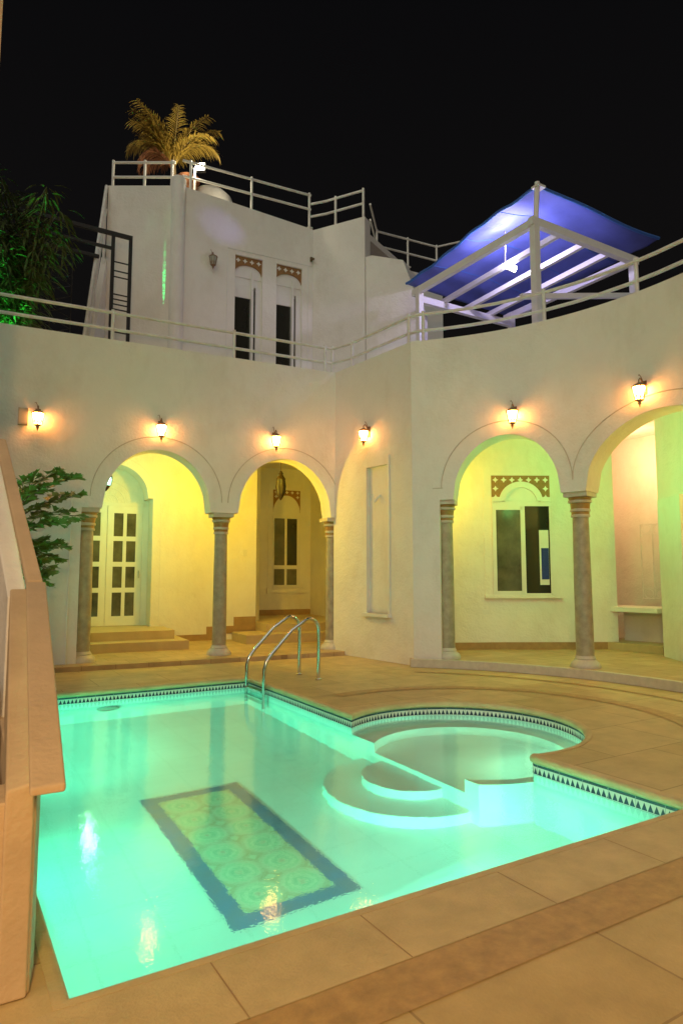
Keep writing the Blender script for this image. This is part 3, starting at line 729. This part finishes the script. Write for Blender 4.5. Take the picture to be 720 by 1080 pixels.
# ================================================================== RAILINGS
def railing(name, label, path, zs, posts, zbase, grp='white tubular railings of the roof terrace', r=.029):
    o = thing(name, label, 'railing', (path[0][0], path[0][1], zbase), 0, grp)
    for z in zs:
        b = MB(); b.tube([(p[0], p[1], (p[2] if len(p) > 2 else 0) + z) for p in path], r, 8); b.build('rail', M['rail'], o, 50)
    for p in posts:
        b = MB(); b.tube([(p[0], p[1], zbase - .12), (p[0], p[1], (p[2] if len(p) > 2 else 0) + zs[-1] + .05)], r * 1.05, 8); b.box((p[0] - .06, p[1] - .06, zbase - .02), (p[0] + .06, p[1] + .06, zbase + .012)); b.build('post', M['rail'], o, 50)
    return o
LP = [mpL(s, .12) for s in (-3, 0, 2, 4, 6.42)]
railing('terrace_railing', 'white two bar railing running straight along the left arcade roof edge', LP, (5.60, 5.89), [mpL(s, .12) for s in (0.0, 2.33, 4.45, 6.28)], WALLTOP)
MPp = [mpL(6.44, .12)] + [tuple((FM @ Vector((s, .12, 0)))[:2]) for s in (.4, 1.2, 2.0)]
RP = [mpR(s_az(45.5 - 5 * i), .14) for i in range(16)]
cc = [MPp[-1], tuple((FM @ Vector((2.12, .16, 0)))[:2]), RP[0]]
railing('terrace_railing', 'short white two bar railing above the niche wall', MPp, (5.60, 5.89), [MPp[0], MPp[1], MPp[3]], WALLTOP)
railing('terrace_railing', 'white two bar railing curving along the right arcade roof below the tent', [MPp[-1]] + RP, (5.60, 5.89), [mpR(s_az(44.6), .14), mpR(s_az(21.0), .14), mpR(s_az(4), .14)], WALLTOP)
TP = [mpT(s, .12) for s in (.12, 1.2, 2.2, TE)]
railing('roof_railing', 'white two bar railing along the front roof edge of the rooftop room', TP, (10.28, 10.64), [mpT(s, .12) for s in (.30, 1.72, 3.18)], 9.8, 'railings on the rooftop room')
TL = [mpTl(s, .12) for s in (.05, .6, 1.2, LEN - .1)]
railing('roof_railing', 'white two bar railing on the shadowed left roof edge below the palm', TL, (10.22, 10.56), [mpTl(s, .12) for s in (.05, .75, 1.35)], 9.9, 'railings on the rooftop room')
TRp = [mpT(TE, .12)] + [mpTr(s, .12) for s in (.3, .8, 1.3)]
railing('roof_railing', 'white two bar railing at the right roof corner of the rooftop room', TRp, (10.1, 10.42), [mpTr(s, .12) for s in (.55, 1.28)], 9.68, 'railings on the rooftop room')
railing('roof_railing', 'white two bar railing far back between rooftop room and blue tent', [(9.0, 13.4), (9.9, 14.42), (11.87, 14.25), (12.3, 13.6)], (10.5, 10.92), [(9.9, 14.42), (10.9, 14.34), (11.87, 14.25)], 10.1, 'railings on the rooftop room')
back = thing('stair_block', 'plain white roof block with sloped top left of the blue tent', 'wall', (10, 14, 4.9))
b = MB(); b.prism([(9.3, 14.6), (12.2, 14.4), (12.4, 16), (9.3, 16)], 4.9, 10.1); b.prism([(8.75, 11.9), (9.7, 12.2), (9.6, 13.6), (8.9, 13.2)], 4.9, 8.2); b.build('wall', M['plaster'], back)

# ================================================================== TENT
tent = thing('canopy_tent', 'white timber pergola with stretched blue canvas lit violet on the roof terrace', 'canopy', (9.7, 9.1, 4.9))
X0, X1, Y0, Y1, ZT = 8.40, 11.08, 7.50, 10.66, 7.45
for x, y in ((X0, Y0), (X1, Y0), (X0, Y1), (X1, Y1)):
    b = MB(); b.box((x - .06, y - .06, 4.9), (x + .06, y + .06, ZT + .07)); b.build('post', M['white'], tent)
def beam(p, q, wd=.05, ht=.07, nm='beam'):
    p, q = Vector(p), Vector(q); d = (q - p); L_ = d.length; T = Matrix.Translation(p) @ d.to_track_quat('X', 'Z').to_matrix().to_4x4()
    b = MB(T); b.box((0, -wd, -ht), (L_, wd, ht)); return b.build(nm, M['white'], tent)
beam((X0, Y0 + .061, ZT), (X0, Y1 + .2, ZT)); beam((X1, Y0 + .061, ZT), (X1, Y1 + .2, ZT))
beam((X0 - .1, Y0 - .003, ZT + .002), (X1 + .1, Y0 - .003, ZT + .002), .055); beam((X0, Y1, ZT - .20), (X1, Y1, ZT - .20))
for k in range(1, 4): x = X0 + (X1 - X0) * k / 4; beam((x, Y0 + .06, ZT - .005), (x, Y1 + .1, ZT - .10), .04, .05, 'rafter')
beam((X0 + .06, Y0 + .4, 6.3), (X1 - .06, Y0 + .01, 6.75), .035, .045, 'rafter')
F_, L_c, R_c, B_c = Vector((8.52, 7.5, 8.10)), Vector((8.35, 11.05, 7.74)), Vector((11.95, 7.5, 8.13)), Vector((11.6, 11.2, 7.72))
def fabz(u, v):
    p = F_ * (1-u) * (1-v) + R_c * u * (1-v) + L_c * (1-u) * v + B_c * u * v
    p.z += .35 * math.exp(-((u - .35) ** 2 + (v - .35) ** 2) * 9) - .07 * (4 * u * (1-u)) * (1 - v) ** 3 - .05 * (4 * v * (1 - v)) * (1 - u) ** 3
    p.z += .022 * math.sin(u * 23 + 5 * v) * (1 - abs(2 * v - 1)) + .016 * math.sin(v * 31 - 4 * u); return p
b = MB(); N_ = 60; vs = []
for i in range(N_ + 1):
    for j in range(N_ + 1): vs.append(fabz(i / N_, j / N_))
b.add(vs, [(i*(N_+1)+j, (i+1)*(N_+1)+j, (i+1)*(N_+1)+j+1, i*(N_+1)+j+1) for i in range(N_) for j in range(N_)])
fo = b.build('canvas', M['fab'], tent, 180)
md = fo.modifiers.new('thickness', 'SOLIDIFY'); md.thickness = .012
b = MB()
b.tube([fabz(i / 30, 0) for i in range(31)], .03, 6); b.tube([fabz(0, i / 30) for i in range(31)], .03, 6); b.build('hem', M['hem'], fo, 60)
b = MB()
for v_ in (.25, .5, .75): b.tube([fabz(i / 40, v_) - Vector((0, 0, .014)) for i in range(41)], .009, 5)
b.build('seam', M['hem'], fo, 60)
b = MB(); b.tube([(X0 + .02, Y0 - .02, ZT + .05), (8.50, 7.5, 8.20)], .045, 8); b.box((8.44, 7.42, 8.10), (8.62, 7.58, 8.14)); b.build('mast', M['white'], tent, 40)
tl = thing('tent_lamp', 'bright twin bulb lamp hanging on a rod under the blue canvas', 'lamp', (8.93, 8.71, 7.2))
b = MB(); b.tube([(8.93, 8.71, 7.26), (8.93, 8.71, 8.0)], .014, 8); b.tube([(8.88, 8.71, 7.26), (9.22, 8.74, 7.26)], .014, 8); b.build('rod', M['white'], tl)
for x in (8.97, 9.16):
    b = MB(); b.lathe([(.015, .10), (.05, .08), (.065, .04), (.05, .0), (.01, -.02)], (x, 8.72, 7.28), 16); b.build('bulb', M['tent_glow'], tl, 60)
point('tent_light', (9.02, 8.70, 7.74), 95, (0.72, 0.62, 1.0), .08)

# ================================================================== SCONCES
def make_sconce(name, label, F, glow, grp):
    o = thing(name, label, 'wall lamp', F.to_translation(), math.degrees(F.to_euler().z), grp)
    W = F @ Matrix.Scale(.86, 4)
    b = MB(W); b.lathe([(.05, -.0), (.05, .012)], (0, 0, 0), 16)
    b = MB(W); b.box((-.045, -.02, -.02), (.045, -.001, .20)); b.tube([(0, -.02, .12), (0, -.06, .20), (0, -.11, .235), (0, -.145, .20), (0, -.145, .155)], .010, 8)
    b.tube([(0, -.02, .17), (-.02, -.05, .27), (-.04, -.07, .31), (-.06, -.05, .30)], .006, 6); b.build('bracket', M['bronze'], o, 50)
    b = MB(W); b.lathe([(.115, .085), (.118, .095), (.06, .135), (.03, .15), (.012, .165)], (0, -.145, 0), 8); b.build('cap', M['bronze'], o)
    b = MB(W); b.lathe([(.062, -.12), (.100, .083)], (0, -.145, 0), 8); b.build('glass', glow, o)
    b = MB(W)
    for k in range(8):
        a = 2 * math.pi * k / 8; b.tube([(.064 * math.cos(a), -.145 + .064 * math.sin(a), -.12), (.103 * math.cos(a), -.145 + .103 * math.sin(a), .085)], .008, 5)
        a2 = 2 * math.pi * (k + .5) / 8; b.tube([(.066 * math.cos(a), -.145 + .066 * math.sin(a), -.115), (.070 * math.cos(a2), -.145 + .070 * math.sin(a2), -.03), (.066 * math.cos(a + math.pi/4), -.145 + .066 * math.sin(a + math.pi/4), -.115)], .007, 4)
    b.build('cage', M['bronze'], o)
    b = MB(W); b.lathe([(.064, -.135), (.064, -.12), (.045, -.14), (.022, -.16), (.03, -.18), (.012, -.205), (.006, -.235)][::-1], (0, -.145, 0), 12); b.build('finial', M['bronze'], o, 50)
    return o
LZ = 3.90
g = 'warm lit wall lanterns of the courtyard'
sp_ = [('lit wall lantern beside the small grey box, above the fishtail palm', FL @ Matrix.Translation((1.24, 0, LZ))),
       ('lit wall lantern above the arch with the white glazed door', FL @ Matrix.Translation((3.14, 0, LZ))),
       ('lit wall lantern above the arch with the dark hanging lantern', FL @ Matrix.Translation((5.20, 0, LZ))),
       ('lit wall lantern above the tall niche', FM @ Matrix.Translation((1.05, 0, LZ + .05)))]
for az, lab in ((26.6, 'lit wall lantern above the arch framing the green lit window'), (2.5, 'lit wall lantern above the widest arch with the stone bench')):
    x, y = mpR(s_az(az), 0); sp_.append((lab, frame(x, y, az - 90, LZ + .02)))
for lab, F in sp_: make_sconce('wall_lantern', lab, F, M['sconce_glow'], g)
M['old_bronze'] = mat('old_bronze', (0.055, 0.035, 0.016), 0.5, metal=0.3, var=0.4, vscale=25)
M['pale_glass'] = mat('unlit_glass', (0.45, 0.46, 0.40), 0.2, var=.2)
make_sconce('wall_lantern', 'unlit grey wall lantern on the rooftop room beside its doors', FT @ Matrix.Translation((.78, 0, 8.36)), M['pale_glass'], 'unlit wall lantern')
jb = MB(FL); jb.box((.96, -.09, 3.79), (1.10, -.001, 4.05)); jb.box((.97, -.098, 3.80), (1.09, -.09, 4.04))
M['grey'] = mat('grey_box', (0.34, 0.34, 0.30), 0.5, var=.1)
tag(jb.build('junction_box', M['grey']), 'small grey white box on the wall beside the leftmost lantern', 'box')

# hanging lanterns
def hang(name, label, x, y, zt, zb_, ztop, glow, glass=None):
    o = thing(name, label, 'lantern', (x, y, zb_)); h = zt - zb_; met = M['old_bronze']
    b = MB(); b.tube([(x, y, zt), (x, y, ztop)], .006, 6); b.build('chain', met, o)
    b = MB(); b.lathe([(.012, 0), (.02, .03 * h), (.05, .10 * h), (.085, .22 * h)], (x, y, zb_), 8); b.lathe([(.085, .70 * h), (.105, .71 * h), (.06, .82 * h), (.045, .86 * h), (.055, .90 * h), (.015, h)], (x, y, zb_), 8)
    for k in range(8):
        a = 2 * math.pi * k / 8; b.tube([(x + .085 * math.cos(a), y + .085 * math.sin(a), zb_ + .22 * h), (x + .108 * math.cos(a), y + .108 * math.sin(a), zb_ + .46 * h), (x + .085 * math.cos(a), y + .085 * math.sin(a), zb_ + .70 * h)], .008, 5)
    b.build('metal_body', met, o)
    b = MB(); b.lathe([(.08, .22 * h), (.10, .46 * h), (.08, .70 * h)], (x, y, zb_), 8); b.build('glass', glow, o)
hang('hanging_lantern', 'unlit bronze moroccan lantern hanging in the second arch', 6.0, 12.3, 3.62, 3.0, 4.3, M['pane'])
hang('hanging_lantern', 'green glowing lantern hanging inside the arch with the white door', 2.58, 12.6, 3.50, 3.0, 4.3, M['green_glow'])
point('loggia_light', (2.50, 12.85, 2.95), 36, (0.30, 1.0, 0.42), .07)
point('loggia_light', (4.55, 11.72, 3.25), 128, (1.0, 0.60, 0.005), .07)
point('loggia_light', (7.40, 8.98, 3.1), 34, (1.0, 0.66, 0.04), .06)
point('loggia_light', (8.62, 6.80, 3.1), 38, (0.15, 1.0, 0.26), .06)
point('loggia_light', (9.3, 4.5, 3.1), 54, (1.0, 0.60, 0.05), .06)
point('recess_light', (11.5, 7.9, 3.7), 42, (1.0, 0.50, 0.24), .08)

# ================================================================== POOL LADDER
lad = thing('pool_ladder', 'polished steel ladder with two curved handrails at the pool corner', 'ladder', (4.2, 8.4, 0))
def handrail(y):
    pts = [(4.62, y, 0)]
    pts += [(4.62, y, .30), (4.62, y, .62)]
    for i in range(1, 9):
        a = R_(15 + 105 * i / 8 - 15); pts.append((4.47 + .15 * math.cos(a), y, .68 + .17 * math.sin(a)))
    pts += [(4.20, y, .70), (3.90, y, .40), (3.82, y, .30), (3.79, y, .20), (3.785, y, 0), (3.785, y, -.9)]
    b = MB(); b.tube(pts, .025, 12); b.build('handrail', M['chrome'], lad, 60)
    b = MB(); b.lathe([(.045, .004), (.045, .015), (.03, .025)], (4.62, y, 0), 20); b.build('flange', M['chrome'], lad, 40)
handrail(8.22); handrail(8.80)
for z in (-.10, -.36, -.62):
    b = MB(); b.box((3.745, 8.246, z - .014), (3.825, 8.774, z + .014)); b.build('tread', M['chrome'], lad)

# ================================================================== LEFT FOREGROUND STAIR
stair = thing('stair_parapet', 'tan plastered stair parapet with sloping coping in the left foreground', 'stair', (.3, 2.7, 0))
b = MB(); b.prism([(-1.6, 2.62), (.345, 2.66), (.375, 2.80), (.44, 4.3), (.34, 4.3), (.28, 2.9), (-1.6, 2.9)], 0, .66)
b.build('pier', M['stairwall'], stair)
def sweepbox(mb, A, B, w0, w1, tz):
    # sloped slab from A (near) to B (far): left-top edge points, widths to the right, thickness down
    vs = []
    for p, w_ in ((A, w0), (B, w1)): vs += [p, (p[0] + w_, p[1], p[2]), (p[0] + w_, p[1], p[2] - tz), (p[0], p[1], p[2] - tz)]
    mb.add(vs, [(0, 1, 2, 3), (7, 6, 5, 4), (0, 4, 5, 1), (1, 5, 6, 2), (2, 6, 7, 3), (3, 7, 4, 0)])
b = MB(); sweepbox(b, (.300, 2.50, .740), (.440, 4.22, 1.415), .114, .105, .03); b.build('coping', M['stairwall'], stair)
b = MB(); vs = [(.24, 2.64, 0), (.335, 2.64, 0), (.47, 4.22, 0), (.36, 4.22, 0), (.24, 2.64, .70), (.335, 2.64, .72), (.47, 4.22, 1.375), (.36, 4.22, 1.375)]
b.add(vs, [(0,3,2,1),(4,5,6,7),(0,1,5,4),(1,2,6,5),(2,3,7,6),(3,0,4,7)]); b.build('parapet', M['stairwall'], stair)
b = MB(); sweepbox(b, (.445, 4.22, 1.42), (.34, 5.75, 2.52), .085, .07, .06); b.build('coping', M['stairwall'], stair)
b = MB(); vs = [(.35, 4.23, 0), (.45, 4.23, 0), (.38, 5.75, 0), (.25, 5.75, 0), (.35, 4.23, 1.33), (.45, 4.23, 1.33), (.38, 5.75, 2.42), (.25, 5.75, 2.42)]
b.add(vs, [(0,3,2,1),(4,5,6,7),(0,1,5,4),(1,2,6,5),(2,3,7,6),(3,0,4,7)]); b.build('parapet', M['plaster'], stair)
for k in range(9):
    b = MB(); b.box((-1.2, 2.95 + .3 * k, 0 if k == 0 else .17 * k), (.27, 3.25 + .3 * k + (.0), .17 * (k + 1))); b.build('step', M['step'], stair)
for o_ in stair.children:
    md = o_.modifiers.new('worn_edge', 'BEVEL'); md.width = .009; md.segments = 3; md.limit_method = 'ANGLE'; md.angle_limit = R_(40)
side = thing('side_house', 'warm lit edge of the neighbouring house wall in the top left corner', 'house', (-1, 6.2, 0))
b = MB(); b.box((-3.0, 5.95, 0), (.238, 6.25, 9.5)); b.build('wall', M['stairwall'], side)

# ================================================================== PLANTS
def leafblade(mb, base, d, up, L_, w_, droop=0.3, n=4):
    d = d.normalized(); side_ = d.cross(up)
    side_ = side_.normalized() if side_.length > 1e-3 else Vector((1, 0, 0))
    vs = []; 
    for i in range(n + 1):
        t = i / n; p = base + d * (L_ * t) - Vector((0, 0, 1)) * droop * L_ * t * t
        ww_ = w_ * (math.sin(math.pi * min(.98, .12 + .88 * t)) ** .8) * .5
        vs += [p - side_ * ww_, p + side_ * ww_]
    mb.add(vs, [(2*i, 2*i+1, 2*i+3, 2*i+2) for i in range(n)])
def frond(mb, base, az, el, L_, nl, ll, lw, bend=1.2, rng=random, tw=0.0):
    """feather frond: arching rachis with leaflets"""
    p = Vector(base); e = el; pts = [p.copy()]; n = 18
    for i in range(n):
        d = Vector((math.cos(az) * math.cos(e), math.sin(az) * math.cos(e), math.sin(e))); p = p + d * (L_ / n); e -= bend / n * (.4 + 1.4 * i / n); pts.append(p.copy())
    mb.tube(pts, [.018 * (1 - .85 * i / n) for i in range(n + 1)], 5)
    for k in range(nl):
        t = .16 + .84 * k / nl; i = min(n - 1, int(t * n)); f = t * n - i; q = pts[i].lerp(pts[i + 1], f); d = (pts[i + 1] - pts[i]).normalized()
        sd_ = d.cross(Vector((0, 0, 1))).normalized()
        for s_ in (-1, 1):
            dr_ = d * .75 + sd_ * s_ * (.75 + .2 * rng.random()) + Vector((0, 0, .18 - .35 * rng.random()))
            leafblade(mb, q, dr_, Vector((0, 0, 1)), ll * (.55 + .6 * math.sin(math.pi * min(1, t + .1))) * (.8 + .4 * rng.random()), lw, .35 + .3 * rng.random(), 3)
# palm on the roof
palm = thing('palm_tree', 'yellow lit palm with arching fronds on top of the rooftop room', 'palm', (4.33, 14.75, 9.45))
rng = random.Random(3)
b = MB(); b.tube([(4.33, 14.75, 9.45), (4.34, 14.75, 10.3), (4.30, 14.76, 11.15)], [.11, .09, .06], 10); b.build('trunk', M['trunk'], palm, 60)
b = MB()
for k in range(13):
    az = rng.uniform(0, 6.28); el = rng.uniform(1.1, 1.52); frond(b, (4.30, 14.76, 11.02), az, el, rng.uniform(1.35, 1.75), 34, .34, .022, rng.uniform(.7, 1.5), rng)
for az, bd in ((R_(150), 2.1), (R_(168), 2.5), (R_(135), 1.7), (R_(-30), 2.3), (R_(-12), 1.8), (R_(-55), 2.0), (R_(120), 1.2)): frond(b, (4.30, 14.76, 11.02), az, 1.22, 1.45, 34, .34, .022, bd, rng)
b.build('crown', M['leaf_palm'], palm)
b = MB()
for az in (R_(165), R_(140), R_(185)): frond(b, (4.30, 14.76, 11.0), az, .95, 1.05, 30, .30, .022, 2.6, rng)
b.build('dry_frond', M['leaf_dry'], palm)
pot = MB(); pot.lathe([(.16, 0), (.24, .45), (.27, .46), (.27, .54), (.24, .54), (.22, .46)], (4.62, 14.6, 10.28), 24); tag(pot.build('plant_pot', M['terra'], None, 40), 'terracotta pot behind the roof railing under the palm', 'pot')
b = MB(); b.lathe([(.62, 0), (.61, .22), (.52, .46), (.36, .62), (.18, .71), (.02, .74)], (5.28, 14.9, 10.20), 32); tag(b.build('roof_dome', M['plaster'], None, 60), 'small white dome brightly lit by the roof floodlight', 'dome')
ped = MB(); ped.box((4.3, 14.3, 9.45), (5.95, 15.6, 10.26)); tag(ped.build('roof_plinth', M['plaster']), 'low white plinth under the roof dome and pot', 'plinth')
fl = thing('floodlight', 'glaring floodlight on a short white pole on the roof beside the palm', 'floodlight', (4.66, 14.0, 9.45))
b = MB(); b.tube([(4.58, 14.0, 9.45), (4.58, 14.0, 10.72), (4.66, 14.02, 10.86)], .028, 8); b.build('pole', M['rail'], fl, 40)
b = MB(frame(4.70, 13.98, -31)); b.box((-.11, .0, 10.72), (.11, .10, 10.90)); b.build('housing', M['dark'], fl)
b = MB(frame(4.70, 13.98, -31)); b.box((-.09, -.006, 10.735), (.09, -.001, 10.885)); b.build('lens', M['flood_glow'], fl)
point('flood_light', (4.66, 13.86, 10.86), 60, (1.0, 0.88, 0.62), .07)
spot('violet_patch_spot', (8.9, 8.9, 7.6), (5.1, 13.5, 9.25), 300, (0.42, 0.30, 1.0), 9, 1.0, .05)  # added spot throwing the violet patch onto the rooftop room wall

# bamboo on the terrace
bam = thing('bamboo_plant', 'drooping bamboo clump lit green at the left end of the terrace', 'plant', (.85, 12.7, 4.9))
rng = random.Random(5); b = MB(); lf = MB()
for k in range(26):
    az = rng.uniform(0, 6.28); ln = rng.uniform(.2, .9); h = rng.uniform(2.6, 4.25); bx, by = .85 + rng.uniform(-.35, .3), 12.7 + rng.uniform(-.3, .3)
    pts = []
    for i in range(13):
        t = i / 12; pts.append(Vector((bx + math.cos(az) * ln * t ** 2.2, by + math.sin(az) * ln * t ** 2.2, 4.9 + h * (t - .12 * t ** 3))))
    b.tube(pts, [.014 * (1 - .7 * i / 12) for i in range(13)], 6)
    for i in range(2, 13):
        for m_ in range(10):
            a2 = rng.uniform(0, 6.28); base = pts[i] + Vector((math.cos(a2), math.sin(a2), rng.uniform(-.3, .3))) * rng.uniform(0, .26)
            leafblade(lf, base, Vector((math.cos(a2), math.sin(a2), rng.uniform(-.7, .25))), Vector((0, 0, 1)), rng.uniform(.18, .34), .04, .5, 3)
b.build('cane', M['cane'], bam); lf.build('foliage', M['leaf_bamboo'], bam)
pb = MB(); pb.lathe([(.34, 0), (.42, .4), (.45, .42), (.45, .5), (.40, .5), (.38, .42)], (.85, 12.7, 4.9), 24); tag(pb.build('planter', M['terra'], None, 40), 'round terracotta planter holding the terrace bamboo', 'pot')
spot('green_uplight', (.55, 11.95, 5.2), (.9, 12.8, 7.8), 460, (0.05, 1.0, 0.16), 75, .9)
spot('green_uplight', (3.79, 13.60, 5.2), (3.87, 13.735, 7.95), 3600, (0.01, 1.0, 0.22), 1.8, .8, .01)  # added narrow spot drawing the green streak up the rooftop room wall
point('terrace_light', (1.6, 12.2, 5.15), 6, (1.0, .8, .4), .1)

# dark metal pergola
mp_ = thing('metal_pergola', 'black metal pergola frame with ladder like post beside the rooftop room', 'pergola', (2.8, 12.8, 4.9))
b = MB(); 
for x in (2.60, 2.93):
    q_ = MB(); q_.box((x - .03, 12.77, 4.9), (x + .03, 12.83, 8.025)); q_.build('post', M['dark'], mp_)
for z in (5.6, 6.1, 6.55, 6.65, 6.75, 6.85, 7.2, 7.32, 7.5): b.box((2.62, 12.79, z), (2.91, 12.81, z + .02))
b.build('rungs', M['dark'], mp_)
b = MB(); b.box((-.5, 12.77, 8.03), (2.96, 12.84, 8.10)); b.box((-.5, 13.6, 7.9), (2.5, 13.67, 7.96)); b.box((.9, 12.775, 7.74), (2.63, 12.83, 7.79)); b.build('beam', M['dark'], mp_)
b = MB()
for x in (1.1, 1.45, 1.62, 2.0): b.tube([(x, 13.6, 4.9), (x, 13.6, 7.95)], .012, 5)
for k in range(12): b.tube([(1.45, 13.6, 5.2 + .22 * k), (2.0, 13.6, 5.42 + .22 * k)], .008, 5); b.tube([(2.0, 13.6, 5.2 + .22 * k), (1.45, 13.6, 5.42 + .22 * k)], .008, 5)
b.build('trellis', M['dark'], mp_)

# fishtail palm in the far left corner
fp = thing('fishtail_palm', 'fishtail palm with ragged wedge leaves against the left arcade pier', 'palm', (.95, 10.0, 0))
rng = random.Random(11)
b = MB(); lf = MB()
def wedge(mb, base, d, L_, w_):
    d = d.normalized(); s_ = d.cross(Vector((0, 0, 1)))
    s_ = (s_.normalized() if s_.length > .05 else Vector((1, 0, 0))); tilt = rng.uniform(-.9, .9); s_ = (s_ * math.cos(tilt) + d.cross(s_) * math.sin(tilt)).normalized()
    p = base; tip = base + d * L_
    vs = [p, p + d * L_ * .45 - s_ * w_ * .28, p + d * L_ * .95 - s_ * w_ * .52, p + d * L_ * .86 - s_ * w_ * .18, tip + d * .05 * L_ , p + d * L_ * .82 + s_ * w_ * .2, p + d * L_ * .9 + s_ * w_ * .5, p + d * L_ * .45 + s_ * w_ * .26]
    mb.add(vs, [(0, 1, 2, 3), (0, 3, 4), (0, 4, 5), (0, 5, 6, 7)])
for k in range(5):
    b.tube([(.85 + .08 * k - .15, 10.0 + rng.uniform(-.1, .1), 0), (.85 + .09 * k - .15, 10.0, 1.2), (.85 + .10 * k - .15, 9.98, 1.9)], [.03, .025, .015], 6)
UPZ = Vector((0, 0, 1))
def fish_frond(az, el, L_, z0):
    az = R_(az); p = Vector((.80 + rng.uniform(-.06, .06), 10.0 + rng.uniform(-.08, .08), z0 + .12)); e = el; n = 12; pts = [p.copy()]
    for i in range(n):
        p = p + Vector((math.cos(az) * math.cos(e), math.sin(az) * math.cos(e), math.sin(e))) * (L_ / n); e -= .07; pts.append(p.copy())
    b.tube(pts, [.010 * (1 - .7 * i / n) for i in range(n + 1)], 5)
    for i in range(3, n + 1, 2):
        d = (pts[i] - pts[i - 1]).normalized(); sd_ = d.cross(UPZ).normalized()
        for s_ in ((-1, 1) if i < n else (0,)):
            br = (d * rng.uniform(.6, 1.0) + sd_ * s_ * rng.uniform(.7, 1.0) + UPZ * rng.uniform(-.25, .30)).normalized()
            pl_ = rng.uniform(.16, .30) * (1.15 - .5 * i / n); q = pts[i]
            b.tube([q, q + br * pl_], [.005, .002], 4)
            for m_ in range(3):
                t = .35 + .32 * m_
                for k_ in (-1, 1):
                    wd = br * .8 + br.cross(UPZ).normalized() * k_ * rng.uniform(.35, .9) + UPZ * rng.uniform(-.35, .25)
                    wedge(lf, q + br * pl_ * t, wd, rng.uniform(.11, .17), rng.uniform(.07, .12))
            wedge(lf, q + br * pl_, br, .15, .13)
for a_ in [(-8, 1.05, .95, 2.1), (10, .9, .95, 2.0), (-26, 1.15, .95, 2.1), (2, .62, .95, 1.95), (80, 1.2, .9, 2.0), (150, 1.0, .9, 1.9), (-12, .35, .70, 1.75), (-40, .7, .75, 1.8), (-20, .12, .55, 1.55), (15, .3, .6, 1.65), (-30, -.1, .45, 1.5)]: fish_frond(*a_)
b.build('stem', M['cane'], fp); lf.build('foliage', M['leaf_fish'], fp)
pf = MB(); pf.lathe([(.2, 0), (.27, .38), (.3, .39), (.3, .46), (.26, .46)], (.9, 10.0, 0), 24); tag(pf.build('plant_pot', M['terra'], None, 40), 'terracotta pot under the fishtail palm in the far left corner', 'pot')

# added warm fill, unseen behind the viewer, lighting the near paving
point('courtyard_fill', (-0.6, -1.2, 3.0), 540, (1.0, 0.55, 0.16), .15)
